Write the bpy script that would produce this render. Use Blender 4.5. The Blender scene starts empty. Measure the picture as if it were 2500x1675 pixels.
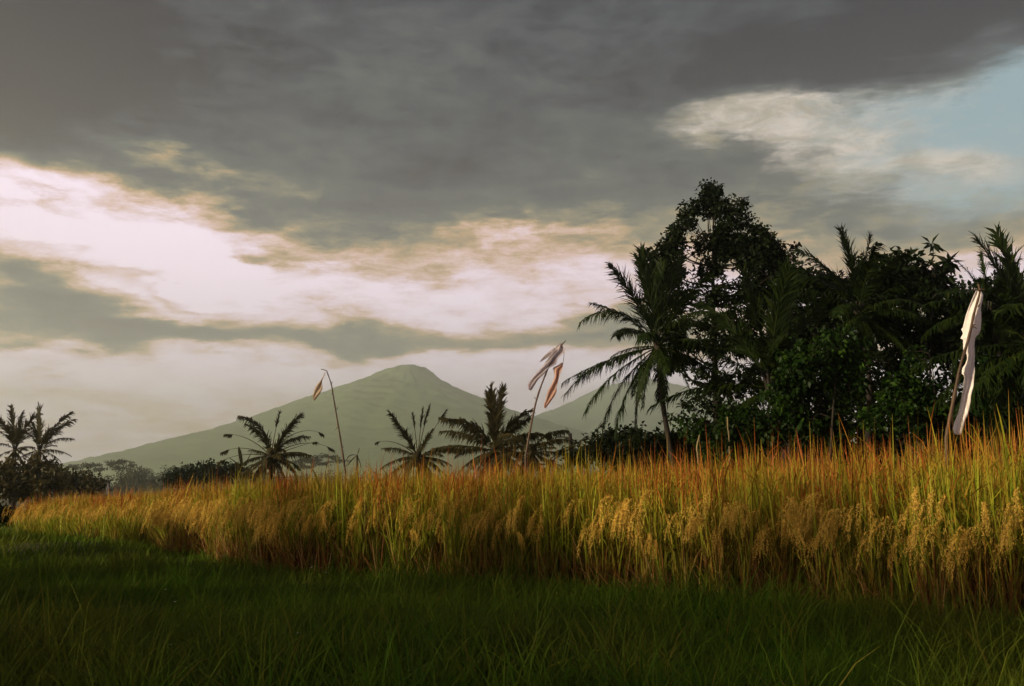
import bpy, math, random
import numpy as np
from mathutils import Vector

R = math.radians
rng = np.random.default_rng(7)
random.seed(7)
sc = bpy.context.scene
COL = sc.collection

# ------------------------------------------------------------------ camera
FPX, HZ, CH = 2431.0, 1180.0, 1.0            # focal length and horizon row in photo pixels, eye height in metres
PITCH = math.atan((HZ - 837.5) / FPX)
cam_d = bpy.data.cameras.new('camera')
cam_d.sensor_width = 36.0
cam_d.lens = 36.0 * FPX / 2500.0
cam_d.clip_start, cam_d.clip_end = 0.05, 40000.0
cam = bpy.data.objects.new('camera', cam_d)
COL.objects.link(cam)
cam.location = (0, 0, CH)
cam.rotation_euler = (math.pi / 2 + PITCH, 0, 0)
sc.camera = cam

def ray(px, py):
    a, b = (px - 1250.0) / FPX, (837.5 - py) / FPX
    c, s = math.cos(PITCH), math.sin(PITCH)
    return np.array([a, c - b * s, s + b * c])

def at(px, py, Y):
    """the point seen at a photo pixel, at the distance Y in front of the camera"""
    d = ray(px, py)
    return np.array([0, 0, CH]) + d * (Y / d[1])

def ang(px, py):
    d = ray(px, py)
    d = d / np.linalg.norm(d)
    return math.atan2(d[0], d[1]), math.asin(d[2])

def lin(r, g, b):
    f = lambda c: (c / 255 / 12.92) if c / 255 <= 0.04045 else ((c / 255 + 0.055) / 1.055) ** 2.4
    return (f(r), f(g), f(b), 1.0)

# ------------------------------------------------------------------ sun, sky, exposure
SUN_EL, SUN_AZ = R(13), R(-115)               # azimuth from +Y, clockwise positive: low, from the left
sun_d = bpy.data.lights.new('sun', 'SUN')
sun_d.energy, sun_d.angle, sun_d.color = 3.9, R(3), (1.0, 0.81, 0.54)
sun = bpy.data.objects.new('sun', sun_d)
COL.objects.link(sun)
to_sun = Vector((math.sin(SUN_AZ) * math.cos(SUN_EL), math.cos(SUN_AZ) * math.cos(SUN_EL), math.sin(SUN_EL)))
sun.rotation_euler = to_sun.to_track_quat('Z', 'Y').to_euler()

sc.view_settings.view_transform = 'Standard'
sc.view_settings.look = 'None'
sc.view_settings.exposure = 0.85
sc.view_settings.gamma = 1.0
sc.view_settings.use_curve_mapping = False
sc.cycles.use_denoising = True
sc.cycles.max_bounces = 4
sc.cycles.diffuse_bounces = 2
sc.cycles.transmission_bounces = 4
sc.cycles.transparent_max_bounces = 6
sc.cycles.volume_bounces = 3
sc.cycles.caustics_reflective = False
sc.cycles.caustics_refractive = False

world = bpy.data.worlds.new('World')
sc.world = world
world.use_nodes = True
NT = world.node_tree
NT.nodes.clear()

class G:
    """small helper to write node graphs"""
    def __init__(s, nt): s.nt = nt
    def n(s, t, **k):
        nd = s.nt.nodes.new(t)
        for a, v in k.items(): setattr(nd, a, v)
        return nd
    def put(s, sock, v):
        if isinstance(v, bpy.types.NodeSocket): s.nt.links.new(v, sock)
        else: sock.default_value = v
    def m(s, op, a, b=0.0, c=None, clamp=False):
        nd = s.n('ShaderNodeMath', operation=op, use_clamp=clamp)
        s.put(nd.inputs[0], a); s.put(nd.inputs[1], b)
        if c is not None: s.put(nd.inputs[2], c)
        return nd.outputs[0]
    def noise(s, vec, scale, detail=5.0, rough=0.55, dist=0.0):
        nd = s.n('ShaderNodeTexNoise')
        if vec is not None: s.put(nd.inputs['Vector'], vec)
        s.put(nd.inputs['Scale'], scale); s.put(nd.inputs['Detail'], detail)
        s.put(nd.inputs['Roughness'], rough); s.put(nd.inputs['Distortion'], dist)
        return nd
    def ramp(s, fac, stops, interp='LINEAR'):
        nd = s.n('ShaderNodeValToRGB')
        cr = nd.color_ramp
        cr.interpolation = interp
        while len(cr.elements) < len(stops): cr.elements.new(0.5)
        for e, (p, c) in zip(cr.elements, stops):
            e.position = p
            e.color = c if len(c) == 4 else (*c, 1.0)
        s.put(nd.inputs[0], fac)
        return nd.outputs[0]
    def mix(s, f, a, b, blend='MIX'):
        nd = s.n('ShaderNodeMix', data_type='RGBA', blend_type=blend)
        s.put(nd.inputs[0], f); s.put(nd.inputs[6], a); s.put(nd.inputs[7], b)
        return nd.outputs[2]
    def rangemap(s, v, a, b, c, d, interp='SMOOTHSTEP'):
        nd = s.n('ShaderNodeMapRange', interpolation_type=interp)
        s.put(nd.inputs[0], v)
        for i, q in enumerate((a, b, c, d)): s.put(nd.inputs[1 + i], q)
        return nd.outputs[0]

g = G(NT)
tc = g.n('ShaderNodeTexCoord')
sep = g.n('ShaderNodeSeparateXYZ')
NT.links.new(tc.outputs['Generated'], sep.inputs[0])
sx, sy, sz = sep.outputs
az = g.m('ARCTAN2', sx, sy)
el = g.m('ARCSINE', sz)
ae = g.n('ShaderNodeCombineXYZ')
g.put(ae.inputs[0], az); g.put(ae.inputs[1], el)
# cloud-deck coordinates: a flat layer seen in perspective
zz = g.m('ADD', g.m('MAXIMUM', sz, 0.0), 0.16)
deck = g.n('ShaderNodeCombineXYZ')
g.put(deck.inputs[0], g.m('DIVIDE', sx, zz)); g.put(deck.inputs[1], g.m('DIVIDE', sy, zz))
# stretched coordinates for the low bands of cloud
st = g.n('ShaderNodeMapping')
g.put(st.inputs['Vector'], ae.outputs[0]); g.put(st.inputs['Rotation'], (0, 0, R(6))); g.put(st.inputs['Scale'], (1.0, 3.6, 1.0))
# warp the layout so that no edge is smooth
w1 = g.noise(st.outputs[0], 5.5, 6.0, 0.6)
w2 = g.noise(deck.outputs[0], 2.2, 6.0, 0.6)
def centred(nd, sx_, sy_):
    a = g.n('ShaderNodeVectorMath', operation='SUBTRACT'); g.put(a.inputs[0], nd.outputs['Color']); a.inputs[1].default_value = (0.5, 0.5, 0.5)
    b = g.n('ShaderNodeVectorMath', operation='MULTIPLY'); g.put(b.inputs[0], a.outputs[0]); b.inputs[1].default_value = (sx_, sy_, 0.0)
    return b.outputs[0]
def vadd(a, b):
    nd = g.n('ShaderNodeVectorMath', operation='ADD'); g.put(nd.inputs[0], a); g.put(nd.inputs[1], b); return nd.outputs[0]
q = vadd(vadd(ae.outputs[0], centred(w1, 0.26, 0.085)), centred(w2, 0.12, 0.06))
qs = g.n('ShaderNodeSeparateXYZ'); g.put(qs.inputs[0], q)
qel = qs.outputs[1]

def blob(px, py, rx, ry, rot, amp, src=None, soft=0.0):
    a0, e0 = ang(px, py)
    mp = g.n('ShaderNodeMapping', vector_type='TEXTURE')
    g.put(mp.inputs['Vector'], q if src is None else src)
    mp.inputs['Location'].default_value = (a0, e0, 0)
    mp.inputs['Rotation'].default_value = (0, 0, R(rot))
    mp.inputs['Scale'].default_value = (rx / FPX, ry / FPX, 1)
    ln = g.n('ShaderNodeVectorMath', operation='LENGTH')
    g.put(ln.inputs[0], mp.outputs[0])
    return g.rangemap(ln.outputs['Value'], 1.0, soft, 0.0, amp)

# thickness of cloud by height above the horizon
def eln(py): return ang(1250, py)[1] / 0.6
prof = [(1180, .18), (1100, .16), (1040, .20), (975, .04), (930, -.06), (885, -.04), (862, .22), (846, .44), (815, .54), (795, .42), (770, .16), (700, .12), (640, .24),
        (560, .46), (480, .64), (400, .76), (250, .84), (60, .86)]
D = g.ramp(g.m('DIVIDE', g.m('MAXIMUM', qel, 0.0), 0.6), [(max(0.0, eln(p)), (v, v, v, 1)) for p, v in prof])
for b in [
        (200, 535, 640, 165, -12, -.54), (520, 620, 420, 90, -10, -.22), (1000, 715, 600, 80, -3, -.14),
        (60, 690, 430, 100, -14, .46), (330, 800, 420, 60, -10, .22), (760, 826, 900, 34, -1, .20), (640, 612, 190, 30, -5, .40), (110, 500, 170, 20, -6, .26), (380, 700, 230, 24, -10, .26), (90, 590, 120, 36, -8, .20), (420, 395, 260, 34, -10, -.16), (960, 500, 460, 150, 8, .20),
        (1270, 565, 270, 34, 6, -.20), (560, 480, 200, 30, -8, .12), (1150, 620, 420, 50, 4, .14),
        (2150, 590, 700, 150, -3, .24), (1750, 470, 420, 130, 0, .12), (1830, 295, 420, 105, 4, -.20), (2150, 400, 380, 90, -4, -.20), (2230, 200, 320, 90, 12, -.16),
        (40, 120, 660, 340, 0, .42), (2200, 50, 760, 150, 10, .30), (930, 150, 420, 170, 10, -.10), (330, 370, 330, 60, -6, -.12),
        (330, 1000, 380, 36, -5, .16), (130, 950, 260, 30, 0, .10), (1500, 800, 300, 50, 0, .10), (2480, 640, 260, 60, 5, -.16)]:
    D = g.m('ADD', D, blob(*b))
n1 = g.noise(st.outputs[0], 9.0, 8.0, 0.62)
n2 = g.noise(deck.outputs[0], 3.4, 8.0, 0.62)
n3 = g.noise(st.outputs[0], 40.0, 8.0, 0.75)
n4 = g.noise(deck.outputs[0], 11.0, 9.0, 0.72, 0.6)
D = g.m('ADD', D, g.m('MULTIPLY', g.m('SUBTRACT', n4.outputs[0], 0.5), 0.50))
D = g.m('ADD', D, g.m('MULTIPLY', g.m('SUBTRACT', n1.outputs[0], 0.5), 0.52))
D = g.m('ADD', D, g.m('MULTIPLY', g.m('SUBTRACT', n2.outputs[0], 0.5), 0.52))
D = g.m('ADD', D, g.m('MULTIPLY', g.m('SUBTRACT', n3.outputs[0], 0.5), 0.40))
cloud = g.ramp(D, [(0.0, lin(208, 193, 206)), (0.13, lin(195, 176, 186)), (0.27, lin(178, 150, 140)), (0.39, lin(148, 122, 90)), (0.50, lin(104, 98, 79)),
                   (0.63, lin(64, 68, 68)), (0.83, lin(43, 46, 55)), (1.0, lin(20, 19, 34))])
nish = g.n('ShaderNodeTexSky', sky_type='NISHITA')
nish.sun_disc = False
nish.sun_elevation = SUN_EL
nish.sun_rotation = SUN_AZ
nish.air_density, nish.dust_density, nish.ozone_density = 1.0, 2.0, 1.5
clear = g.mix(1.0, nish.outputs[0], (0.085, 0.085, 0.085, 1), 'MULTIPLY')
clear = g.mix(0.72, clear, lin(116, 136, 138))
thin = g.mix(g.rangemap(n4.outputs[0], 0.35, 0.65, 0.0, 1.0), lin(132, 124, 112), lin(170, 160, 150))      # thin cream cloud across the opening
tf = g.m('ADD', g.rangemap(qs.outputs[0], ang(1850, 300)[0], ang(2420, 300)[0], 1.0, 0.0), g.m('MULTIPLY', g.m('SUBTRACT', n3.outputs[0], 0.5), 1.6), clamp=True)
tf = g.m('MAXIMUM', tf, blob(2250, 410, 420, 70, -3, 0.9), clamp=True)
clear = g.mix(tf, clear, thin)
ob = g.m('MAXIMUM', blob(2480, 310, 640, 250, 6, 1.0), g.m('MAXIMUM', blob(1930, 300, 480, 90, -3, 1.0), blob(2170, 330, 420, 170, 0, 1.0)))
op = g.m('ADD', ob, g.m('MULTIPLY', g.m('SUBTRACT', n3.outputs[0], 0.5), 0.8))
op = g.m('MULTIPLY', g.rangemap(op, 0.10, 0.70, 0.0, 1.0), g.rangemap(ob, 0.0, 0.25, 0.0, 0.95))
skyc = g.mix(op, cloud, clear)
bg = g.n('ShaderNodeBackground')
g.put(bg.inputs['Color'], skyc)
bg.inputs['Strength'].default_value = 1.3
out = g.n('ShaderNodeOutputWorld')
NT.links.new(bg.outputs[0], out.inputs[0])
world.cycles.sampling_method = 'MANUAL'
world.cycles.sample_map_resolution = 512

# ------------------------------------------------------------------ mesh helpers
class MB:
    def __init__(s): s.v, s.q, s.t, s.a, s.nv = [], [], [], {}, 0
    def add(s, v, q=None, tri=None, **attrs):
        v = np.asarray(v, float).reshape(-1, 3)
        if q is not None and len(q): s.q.append(np.asarray(q, np.int64).reshape(-1, 4) + s.nv)
        if tri is not None and len(tri): s.t.append(np.asarray(tri, np.int64).reshape(-1, 3) + s.nv)
        s.v.append(v)
        for k in ('t', 'rnd'):
            x = attrs.get(k, 0.5)
            s.a.setdefault(k, []).append(np.broadcast_to(np.asarray(x, float), (len(v),)) if np.ndim(x) == 0 else np.asarray(x, float).reshape(-1))
        s.nv += len(v)
        return s
    def mesh(s, name, smooth=False):
        v = np.concatenate(s.v)
        q = np.concatenate(s.q) if s.q else np.zeros((0, 4), np.int64)
        t = np.concatenate(s.t) if s.t else np.zeros((0, 3), np.int64)
        me = bpy.data.meshes.new(name)
        me.vertices.add(len(v)); me.vertices.foreach_set('co', v.astype(np.float32).ravel())
        idx = np.concatenate([q.ravel(), t.ravel()]).astype(np.int32)
        me.loops.add(len(idx)); me.loops.foreach_set('vertex_index', idx)
        st_ = np.concatenate([np.arange(len(q)) * 4, len(q) * 4 + np.arange(len(t)) * 3]).astype(np.int32)
        me.polygons.add(len(st_)); me.polygons.foreach_set('loop_start', st_)
        if smooth: me.polygons.foreach_set('use_smooth', np.ones(len(st_), bool))
        for k, l in s.a.items():
            at_ = me.attributes.new(k, 'FLOAT', 'POINT')
            at_.data.foreach_set('value', np.concatenate(l).astype(np.float32))
        me.update(calc_edges=True)
        return me
    def build(s, name, mat, parent=None, smooth=False, loc=None):
        return link(name, s.mesh(name, smooth), mat, parent, loc)

def link(name, me, mat, parent=None, loc=None):
    if mat is not None and not me.materials: me.materials.append(mat)
    o = bpy.data.objects.new(name, me)
    COL.objects.link(o)
    if parent is not None: o.parent = parent
    if loc is not None: o.location = tuple(loc)
    return o

def tag(o, label=None, cat=None, group=None, kind=None):
    if label: o['label'] = label
    if cat: o['category'] = cat
    if group: o['group'] = group
    if kind: o['kind'] = kind
    return o

def thing(name, label, cat, loc, group=None):
    o = bpy.data.objects.new(name, None)
    o.empty_display_size = 0.2
    COL.objects.link(o)
    o.location = tuple(float(c) for c in loc)
    return tag(o, label, cat, group)

def norm(a): return a / np.maximum(np.linalg.norm(a, axis=-1, keepdims=True), 1e-9)

def ribbons(mb, P, W, S, rnd=None, t=None):
    """P [n,k,3] centre lines, W [n,k] half widths, S [n,3] or [n,k,3] side vectors"""
    n, k, _ = P.shape
    if S.ndim == 2: S = S[:, None, :]
    L, Rr = P - S * W[..., None], P + S * W[..., None]
    v = np.stack([L, Rr], 2).reshape(-1, 3)
    i = (np.arange(n)[:, None] * k + np.arange(k - 1)[None]) * 2
    qd = np.stack([i, i + 1, i + 3, i + 2], -1).reshape(-1, 4)
    tt = np.linspace(0, 1, k)[None] * np.ones((n, 1)) if t is None else t
    rr = rng.random(n) if rnd is None else rnd
    mb.add(v, qd, t=np.repeat(tt.ravel(), 2), rnd=np.repeat(rr, 2 * k))
    return mb

def tube(mb, P, rad, sides=7, rnd=0.5):
    P = np.asarray(P, float); k = len(P)
    rad = np.broadcast_to(np.asarray(rad, float), (k,))
    T = norm(np.gradient(P, axis=0))
    ref = np.array([0, 1.0, 0]) if abs(T[:, 1]).max() < 0.9 else np.array([1.0, 0, 0])
    A = norm(np.cross(T, ref)); B = np.cross(T, A)
    th = np.arange(sides) / sides * 2 * math.pi
    v = P[:, None] + rad[:, None, None] * (np.cos(th)[None, :, None] * A[:, None] + np.sin(th)[None, :, None] * B[:, None])
    v = np.concatenate([v.reshape(-1, 3), P[[0, -1]]])
    qs_, ts = [], []
    for a in range(k - 1):
        for b in range(sides):
            c = (b + 1) % sides
            qs_.append((a * sides + b, a * sides + c, (a + 1) * sides + c, (a + 1) * sides + b))
    for b in range(sides):
        c = (b + 1) % sides
        ts.append((k * sides, c, b)); ts.append((k * sides + 1, (k - 1) * sides + b, (k - 1) * sides + c))
    mb.add(v, qs_, ts, rnd=rnd, t=np.concatenate([np.repeat(np.linspace(0, 1, k), sides), [0, 1]]))
    return mb

def smooth_path(pts, n):
    """Catmull-Rom through the points"""
    p = np.asarray(pts, float)
    p = np.concatenate([[2 * p[0] - p[1]], p, [2 * p[-1] - p[-2]]])
    m_ = len(p) - 3
    out_ = []
    for u in np.linspace(0, m_ - 1e-6, n):
        i = int(u); f = u - i
        a, b, c, d = p[i:i + 4]
        out_.append(0.5 * (2 * b + (c - a) * f + (2 * a - 5 * b + 4 * c - d) * f * f + (3 * b - a - 3 * c + d) * f ** 3))
    return np.array(out_)

def leaves(mb, C, Dv, N, Ln, Wd, rnd=None, fold=0.25):
    """folded rhombic leaves: C base points, Dv direction, N normal"""
    n = len(C)
    Dv = norm(Dv); S = norm(np.cross(Dv, N)); N = np.cross(S, Dv)
    Ln = np.asarray(Ln).reshape(-1, 1) * np.ones((n, 1)); Wd = np.asarray(Wd).reshape(-1, 1) * np.ones((n, 1))
    b = C; tip = C + Dv * Ln - N * Ln * 0.12
    m1 = C + Dv * Ln * 0.45
    l = m1 + S * Wd + N * Wd * fold; r = m1 - S * Wd + N * Wd * fold
    v = np.stack([b, l, tip, r], 1).reshape(-1, 3)
    i = np.arange(n)[:, None] * 4
    t3 = np.concatenate([i + np.array([[0, 2, 1]]), i + np.array([[0, 3, 2]])])
    rr = rng.random(n) if rnd is None else rnd
    mb.add(v, None, t3, rnd=np.repeat(rr, 4), t=np.tile([0, .5, 1, .5], n))
    return mb

def rand_unit(n):
    return norm(rng.normal(size=(n, 3)))

_grids = {}
def vnoise(x, y, scale, seed=0):
    if seed not in _grids: _grids[seed] = np.random.default_rng(100 + seed).random((64, 64))
    gr = _grids[seed]
    x, y = np.asarray(x) / scale, np.asarray(y) / scale
    xi, yi = np.floor(x).astype(int), np.floor(y).astype(int)
    fx, fy = x - xi, y - yi
    fx, fy = fx * fx * (3 - 2 * fx), fy * fy * (3 - 2 * fy)
    gg = lambda a, b: gr[a % 64, b % 64]
    return (gg(xi, yi) * (1 - fx) + gg(xi + 1, yi) * fx) * (1 - fy) + (gg(xi, yi + 1) * (1 - fx) + gg(xi + 1, yi + 1) * fx) * fy

def sstep(x): x = np.clip(x, 0, 1); return x * x * (3 - 2 * x)

# ------------------------------------------------------------------ materials
def leaf_mat(name, stops, by='rnd', transl=0.3, rough=0.6, spec=0.10, tvar=0.0, patch=None):
    """plant tissue: colour from an attribute (rnd = leaf to leaf, t = along the blade), part of the light passes through"""
    m = bpy.data.materials.new(name); m.use_nodes = True
    h = G(m.node_tree); h.nt.nodes.clear()
    a = h.n('ShaderNodeAttribute', attribute_name=by)
    f = a.outputs['Fac']
    if tvar:
        b = h.n('ShaderNodeAttribute', attribute_name='rnd')
        f = h.m('ADD', f, h.m('MULTIPLY', h.m('SUBTRACT', b.outputs['Fac'], 0.5), tvar), clamp=True)
    c = h.ramp(f, stops)
    if by == 't':                               # blade to blade
        b2 = h.n('ShaderNodeAttribute', attribute_name='rnd')
        wn = h.n('ShaderNodeTexWhiteNoise', noise_dimensions='1D'); h.put(wn.inputs['W'], h.m('MULTIPLY', b2.outputs['Fac'], 913.0))
        c = h.mix(h.m('MULTIPLY', h.rangemap(wn.outputs['Value'], .0, .4, .8, 0.0), h.rangemap(a.outputs['Fac'], .5, .9, 1.0, .25)), c, (.085, .035, .012, 1))
        c = h.mix(h.m('MULTIPLY', h.rangemap(wn.outputs['Value'], .68, 1.0, 0.0, .8), h.rangemap(a.outputs['Fac'], .55, .85, 1.0, .1)), c, (.44, .40, .05, 1))
    if patch:                                   # patches of another growth over the field
        geo = h.n('ShaderNodeNewGeometry')
        nz = h.noise(geo.outputs['Position'], patch[0], 3.0)
        c = h.mix(h.rangemap(nz.outputs[0], 0.42, 0.62, 0.0, patch[2]), c, patch[1])
    p = h.n('ShaderNodeBsdfPrincipled')
    h.put(p.inputs['Base Color'], c); p.inputs['Roughness'].default_value = rough
    p.inputs['Specular IOR Level'].default_value = spec
    tr = h.n('ShaderNodeBsdfTranslucent'); h.put(tr.inputs['Color'], c)
    mx = h.n('ShaderNodeMixShader'); mx.inputs[0].default_value = transl
    h.nt.links.new(p.outputs[0], mx.inputs[1]); h.nt.links.new(tr.outputs[0], mx.inputs[2])
    o = h.n('ShaderNodeOutputMaterial'); h.nt.links.new(mx.outputs[0], o.inputs[0])
    return m

def solid_mat(name, c1, c2, scale, rough=0.85, bump=0.0, stretch=(1, 1, 1)):
    m = bpy.data.materials.new(name); m.use_nodes = True
    h = G(m.node_tree)
    p = h.nt.nodes['Principled BSDF']
    tcn = h.n('ShaderNodeTexCoord'); mp = h.n('ShaderNodeMapping')
    h.put(mp.inputs['Vector'], tcn.outputs['Object']); mp.inputs['Scale'].default_value = stretch
    nz = h.noise(mp.outputs[0], scale, 6.0, 0.6)
    h.put(p.inputs['Base Color'], h.mix(h.rangemap(nz.outputs[0], 0.3, 0.7, 0, 1), (*c1, 1), (*c2, 1)))
    p.inputs['Roughness'].default_value = rough; p.inputs['Specular IOR Level'].default_value = 0.2
    if bump:
        b = h.n('ShaderNodeBump'); b.inputs['Strength'].default_value = bump
        h.put(b.inputs['Height'], nz.outputs[0]); h.put(p.inputs['Normal'], b.outputs[0])
    return m

M = {}
M['soil'] = solid_mat('soil', (.035, .040, .012), (.055, .042, .020), 1.2, 0.95, 0.4)
M['grass'] = leaf_mat('grass', [(0, (.048, .112, .007)), (.45, (.080, .150, .010)), (.75, (.120, .168, .014)), (1, (.19, .16, .026))], transl=.3, spec=.06, patch=(0.55, (.115, .100, .014, 1), .5))
M['rice'] = leaf_mat('rice', [(0, (.13, .042, .015)), (.28, (.16, .068, .018)), (.44, (.16, .17, .014)), (.62, (.29, .29, .022)), (.76, (.34, .19, .020)), (.86, (.36, .105, .018)), (1, (.30, .070, .016))],
                     by='t', tvar=.40, transl=.35, spec=.12, patch=(1.3, (.18, .26, .014, 1), .6))
M['panicle'] = leaf_mat('panicle', [(0, (.38, .21, .034)), (.5, (.62, .39, .070)), (1, (.78, .58, .15))], transl=.2, rough=.5)
M['dry'] = leaf_mat('dry_straw', [(0, (.16, .05, .02)), (.6, (.30, .13, .04)), (1, (.50, .34, .14))], transl=.2)
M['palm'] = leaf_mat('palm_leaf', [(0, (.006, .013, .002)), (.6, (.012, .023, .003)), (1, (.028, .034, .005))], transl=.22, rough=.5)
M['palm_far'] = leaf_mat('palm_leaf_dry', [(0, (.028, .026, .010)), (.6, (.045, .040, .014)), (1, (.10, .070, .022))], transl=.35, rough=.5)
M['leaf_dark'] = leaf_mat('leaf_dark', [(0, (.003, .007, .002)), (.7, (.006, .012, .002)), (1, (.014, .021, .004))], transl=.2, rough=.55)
M['leaf_green'] = leaf_mat('leaf_green', [(0, (.005, .014, .002)), (.7, (.010, .026, .003)), (1, (.036, .076, .007))], transl=.3, rough=.5)
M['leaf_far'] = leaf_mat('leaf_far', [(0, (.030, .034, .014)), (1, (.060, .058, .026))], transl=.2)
M['bark'] = solid_mat('bark', (.010, .008, .006), (.026, .020, .015), 6.0, .9, .6, (1, 1, .25))
M['bamboo'] = solid_mat('bamboo', (.040, .024, .014), (.085, .050, .028), 5.0, .55, .2, (1, 1, .15))
M['pale_wood'] = solid_mat('pale_wood', (.12, .09, .045), (.22, .17, .085), 4.0, .7, .2, (1, 1, .2))
M['rope'] = solid_mat('rope', (.10, .07, .05), (.16, .12, .08), 20.0, .9)
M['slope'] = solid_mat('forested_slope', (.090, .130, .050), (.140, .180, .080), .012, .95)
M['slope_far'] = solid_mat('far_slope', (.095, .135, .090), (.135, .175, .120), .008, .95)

def cloth_mat(name, c1, c2, transl=.45):
    m = bpy.data.materials.new(name); m.use_nodes = True
    h = G(m.node_tree); h.nt.nodes.clear()
    tcn = h.n('ShaderNodeTexCoord')
    nz = h.noise(tcn.outputs['Object'], 3.0, 6.0, .65)
    wv = h.noise(tcn.outputs['Object'], 160.0, 2.0)
    c = h.mix(h.rangemap(nz.outputs[0], .35, .7, 0, 1), (*c1, 1), (*c2, 1))
    p = h.n('ShaderNodeBsdfPrincipled'); h.put(p.inputs['Base Color'], c); p.inputs['Roughness'].default_value = .9
    b = h.n('ShaderNodeBump'); b.inputs['Strength'].default_value = .25; h.put(b.inputs['Height'], wv.outputs[0]); h.put(p.inputs['Normal'], b.outputs[0])
    tr = h.n('ShaderNodeBsdfTranslucent'); h.put(tr.inputs['Color'], c)
    mx = h.n('ShaderNodeMixShader'); mx.inputs[0].default_value = transl
    h.nt.links.new(p.outputs[0], mx.inputs[1]); h.nt.links.new(tr.outputs[0], mx.inputs[2])
    o = h.n('ShaderNodeOutputMaterial'); h.nt.links.new(mx.outputs[0], o.inputs[0])
    return m
M['cloth_white'] = cloth_mat('cloth_white', (.88, .84, .82), (.78, .70, .66))
M['cloth_grey'] = cloth_mat('cloth_grey', (.80, .74, .78), (.66, .58, .60), .75)
M['cloth_rust'] = cloth_mat('cloth_rust', (.78, .56, .46), (.68, .46, .36), .7)
M['cloth_ochre'] = cloth_mat('cloth_ochre', (.72, .62, .48), (.64, .52, .38), .7)
M['petal'] = leaf_mat('petal', [(0, (.75, .72, .62)), (1, (.8, .78, .7))], transl=.3)

# ------------------------------------------------------------------ the lie of the land
EDGE_PX = [(2457, 1496), (2244, 1485), (2030, 1453), (1816, 1437), (1496, 1412), (1068, 1388), (748, 1376), (560, 1345), (440, 1326), (406, 1302), (214, 1284), (53, 1268)]
edge = sorted([((px - 1250) / FPX * (.88 * FPX / (py - HZ)), .88 * FPX / (py - HZ)) for px, py in EDGE_PX] + [(4.6, 6.3), (7.0, 5.6)])
EX, EY = np.array([e[0] for e in edge]), np.array([e[1] for e in edge])
def edge_y(x): return np.interp(x, EX, EY) + .18 * (vnoise(x, x * 0, .9, 3) - .5)
TOPX = [-30, -19, -12, -9, -5.2, -4, -2.2, -.8, .9, 2.5, 3.4, 6, 12]
TOPZ = [.30, .45, .66, .76, .96, 1.08, 1.19, 1.22, 1.26, 1.31, 1.39, 1.46, 1.47]
RH = 1.04
def left_x(y): return np.interp(y, [0, 25, 45, 60], [-11.6, -11.6, -18.4, -23])
def rice_h(x, y): return np.maximum((np.interp(x, TOPX, TOPZ) - ground(x, y)) / RH, .9)
BACK = 46.0
def ground(x, y):
    x, y = np.asarray(x, float), np.asarray(y, float)
    f = sstep((y - (np.interp(x, EX, EY) - 2.2)) / 2.2)
    z = np.minimum(np.interp(x, TOPX, TOPZ) - RH, 0) * f
    near = 1 - sstep((y - 30) / 20)
    z = z + near * ((vnoise(x, y, 2.3, 1) - .5) * .16 + (vnoise(x, y, .7, 2) - .5) * .06) * (1 - .6 * f)
    z = z - .5 * sstep((left_x(y) + .2 - x) / 5.0) * sstep((y - 14) / 12)
    z = z - 6.5 * sstep((y - BACK - 2) / 40)
    return z

xs = np.sinh(np.linspace(-7.6, 7.6, 241)) / math.sinh(7.6) * 5800
ys = np.concatenate([np.linspace(-60, 2, 12)[:-1], np.linspace(2, 60, 150), 60 + (np.geomspace(1, 7000, 60))])
X, Y = np.meshgrid(xs, ys)
Z = ground(X, Y)
ny, nx = X.shape
ii = (np.arange(ny - 1)[:, None] * nx + np.arange(nx - 1)[None])
mb = MB().add(np.stack([X, Y, Z], -1), np.stack([ii, ii + 1, ii + 1 + nx, ii + nx], -1).reshape(-1, 4))
tag(mb.build('ground', M['soil'], smooth=True), 'dark green earth under the grass and rice', kind='structure')

# ------------------------------------------------------------------ mountains
def mountain(name, label, prof_px, peak_px, Yc, mat, seed, spread=1.0):
    pw = np.array([at(px, py, Yc) for px, py in prof_px])
    x0 = at(peak_px, 900, Yc)[0]
    xs_, zs_ = pw[:, 0], pw[:, 2]
    na, nr = 240, 110
    th = np.linspace(0, 2 * math.pi, na, endpoint=False)
    rmax = max(abs(xs_[0] - x0), abs(xs_[-1] - x0)) * 1.02
    r = np.linspace(0, 1, nr) ** 1.15 * rmax
    TH, RR = np.meshgrid(th, r, indexing='ij')
    lft = np.interp(-RR, xs_ - x0, zs_, left=-12); rgt = np.interp(RR, xs_ - x0, zs_, right=-12)
    wr = .5 + .5 * np.cos(TH)
    H = lft * (1 - wr) + rgt * wr
    gul = (vnoise(TH * 10 + 2 * vnoise(TH * 3, RR / 300, 1, seed), RR / 900.0, 1.0, seed + 1) - .5)
    side = np.abs(np.sin(TH)) ** .6
    H = H + gul * np.clip(H, 0, 480) * .16 * side * np.clip((RR - 250) / 700, 0, 1)
    H = H + (vnoise(RR * np.cos(TH), RR * np.sin(TH), 34, seed + 2) - .5) * 11 + (vnoise(RR * np.cos(TH), RR * np.sin(TH), 12, seed + 3) - .5) * 7
    H[:, -1] = -11
    V = np.stack([x0 + RR * np.cos(TH), Yc + RR * np.sin(TH) * spread, np.maximum(H, -11.5)], -1)
    idx = lambda a, b: (a % na) * nr + b
    A, B = np.meshgrid(np.arange(na), np.arange(nr - 1), indexing='ij')
    qd = np.stack([idx(A, B), idx(A, B + 1), idx(A + 1, B + 1), idx(A + 1, B)], -1).reshape(-1, 4)
    o = MB().add(V, qd).build(name, mat, smooth=True)
    return tag(o, label, kind='structure')

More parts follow.
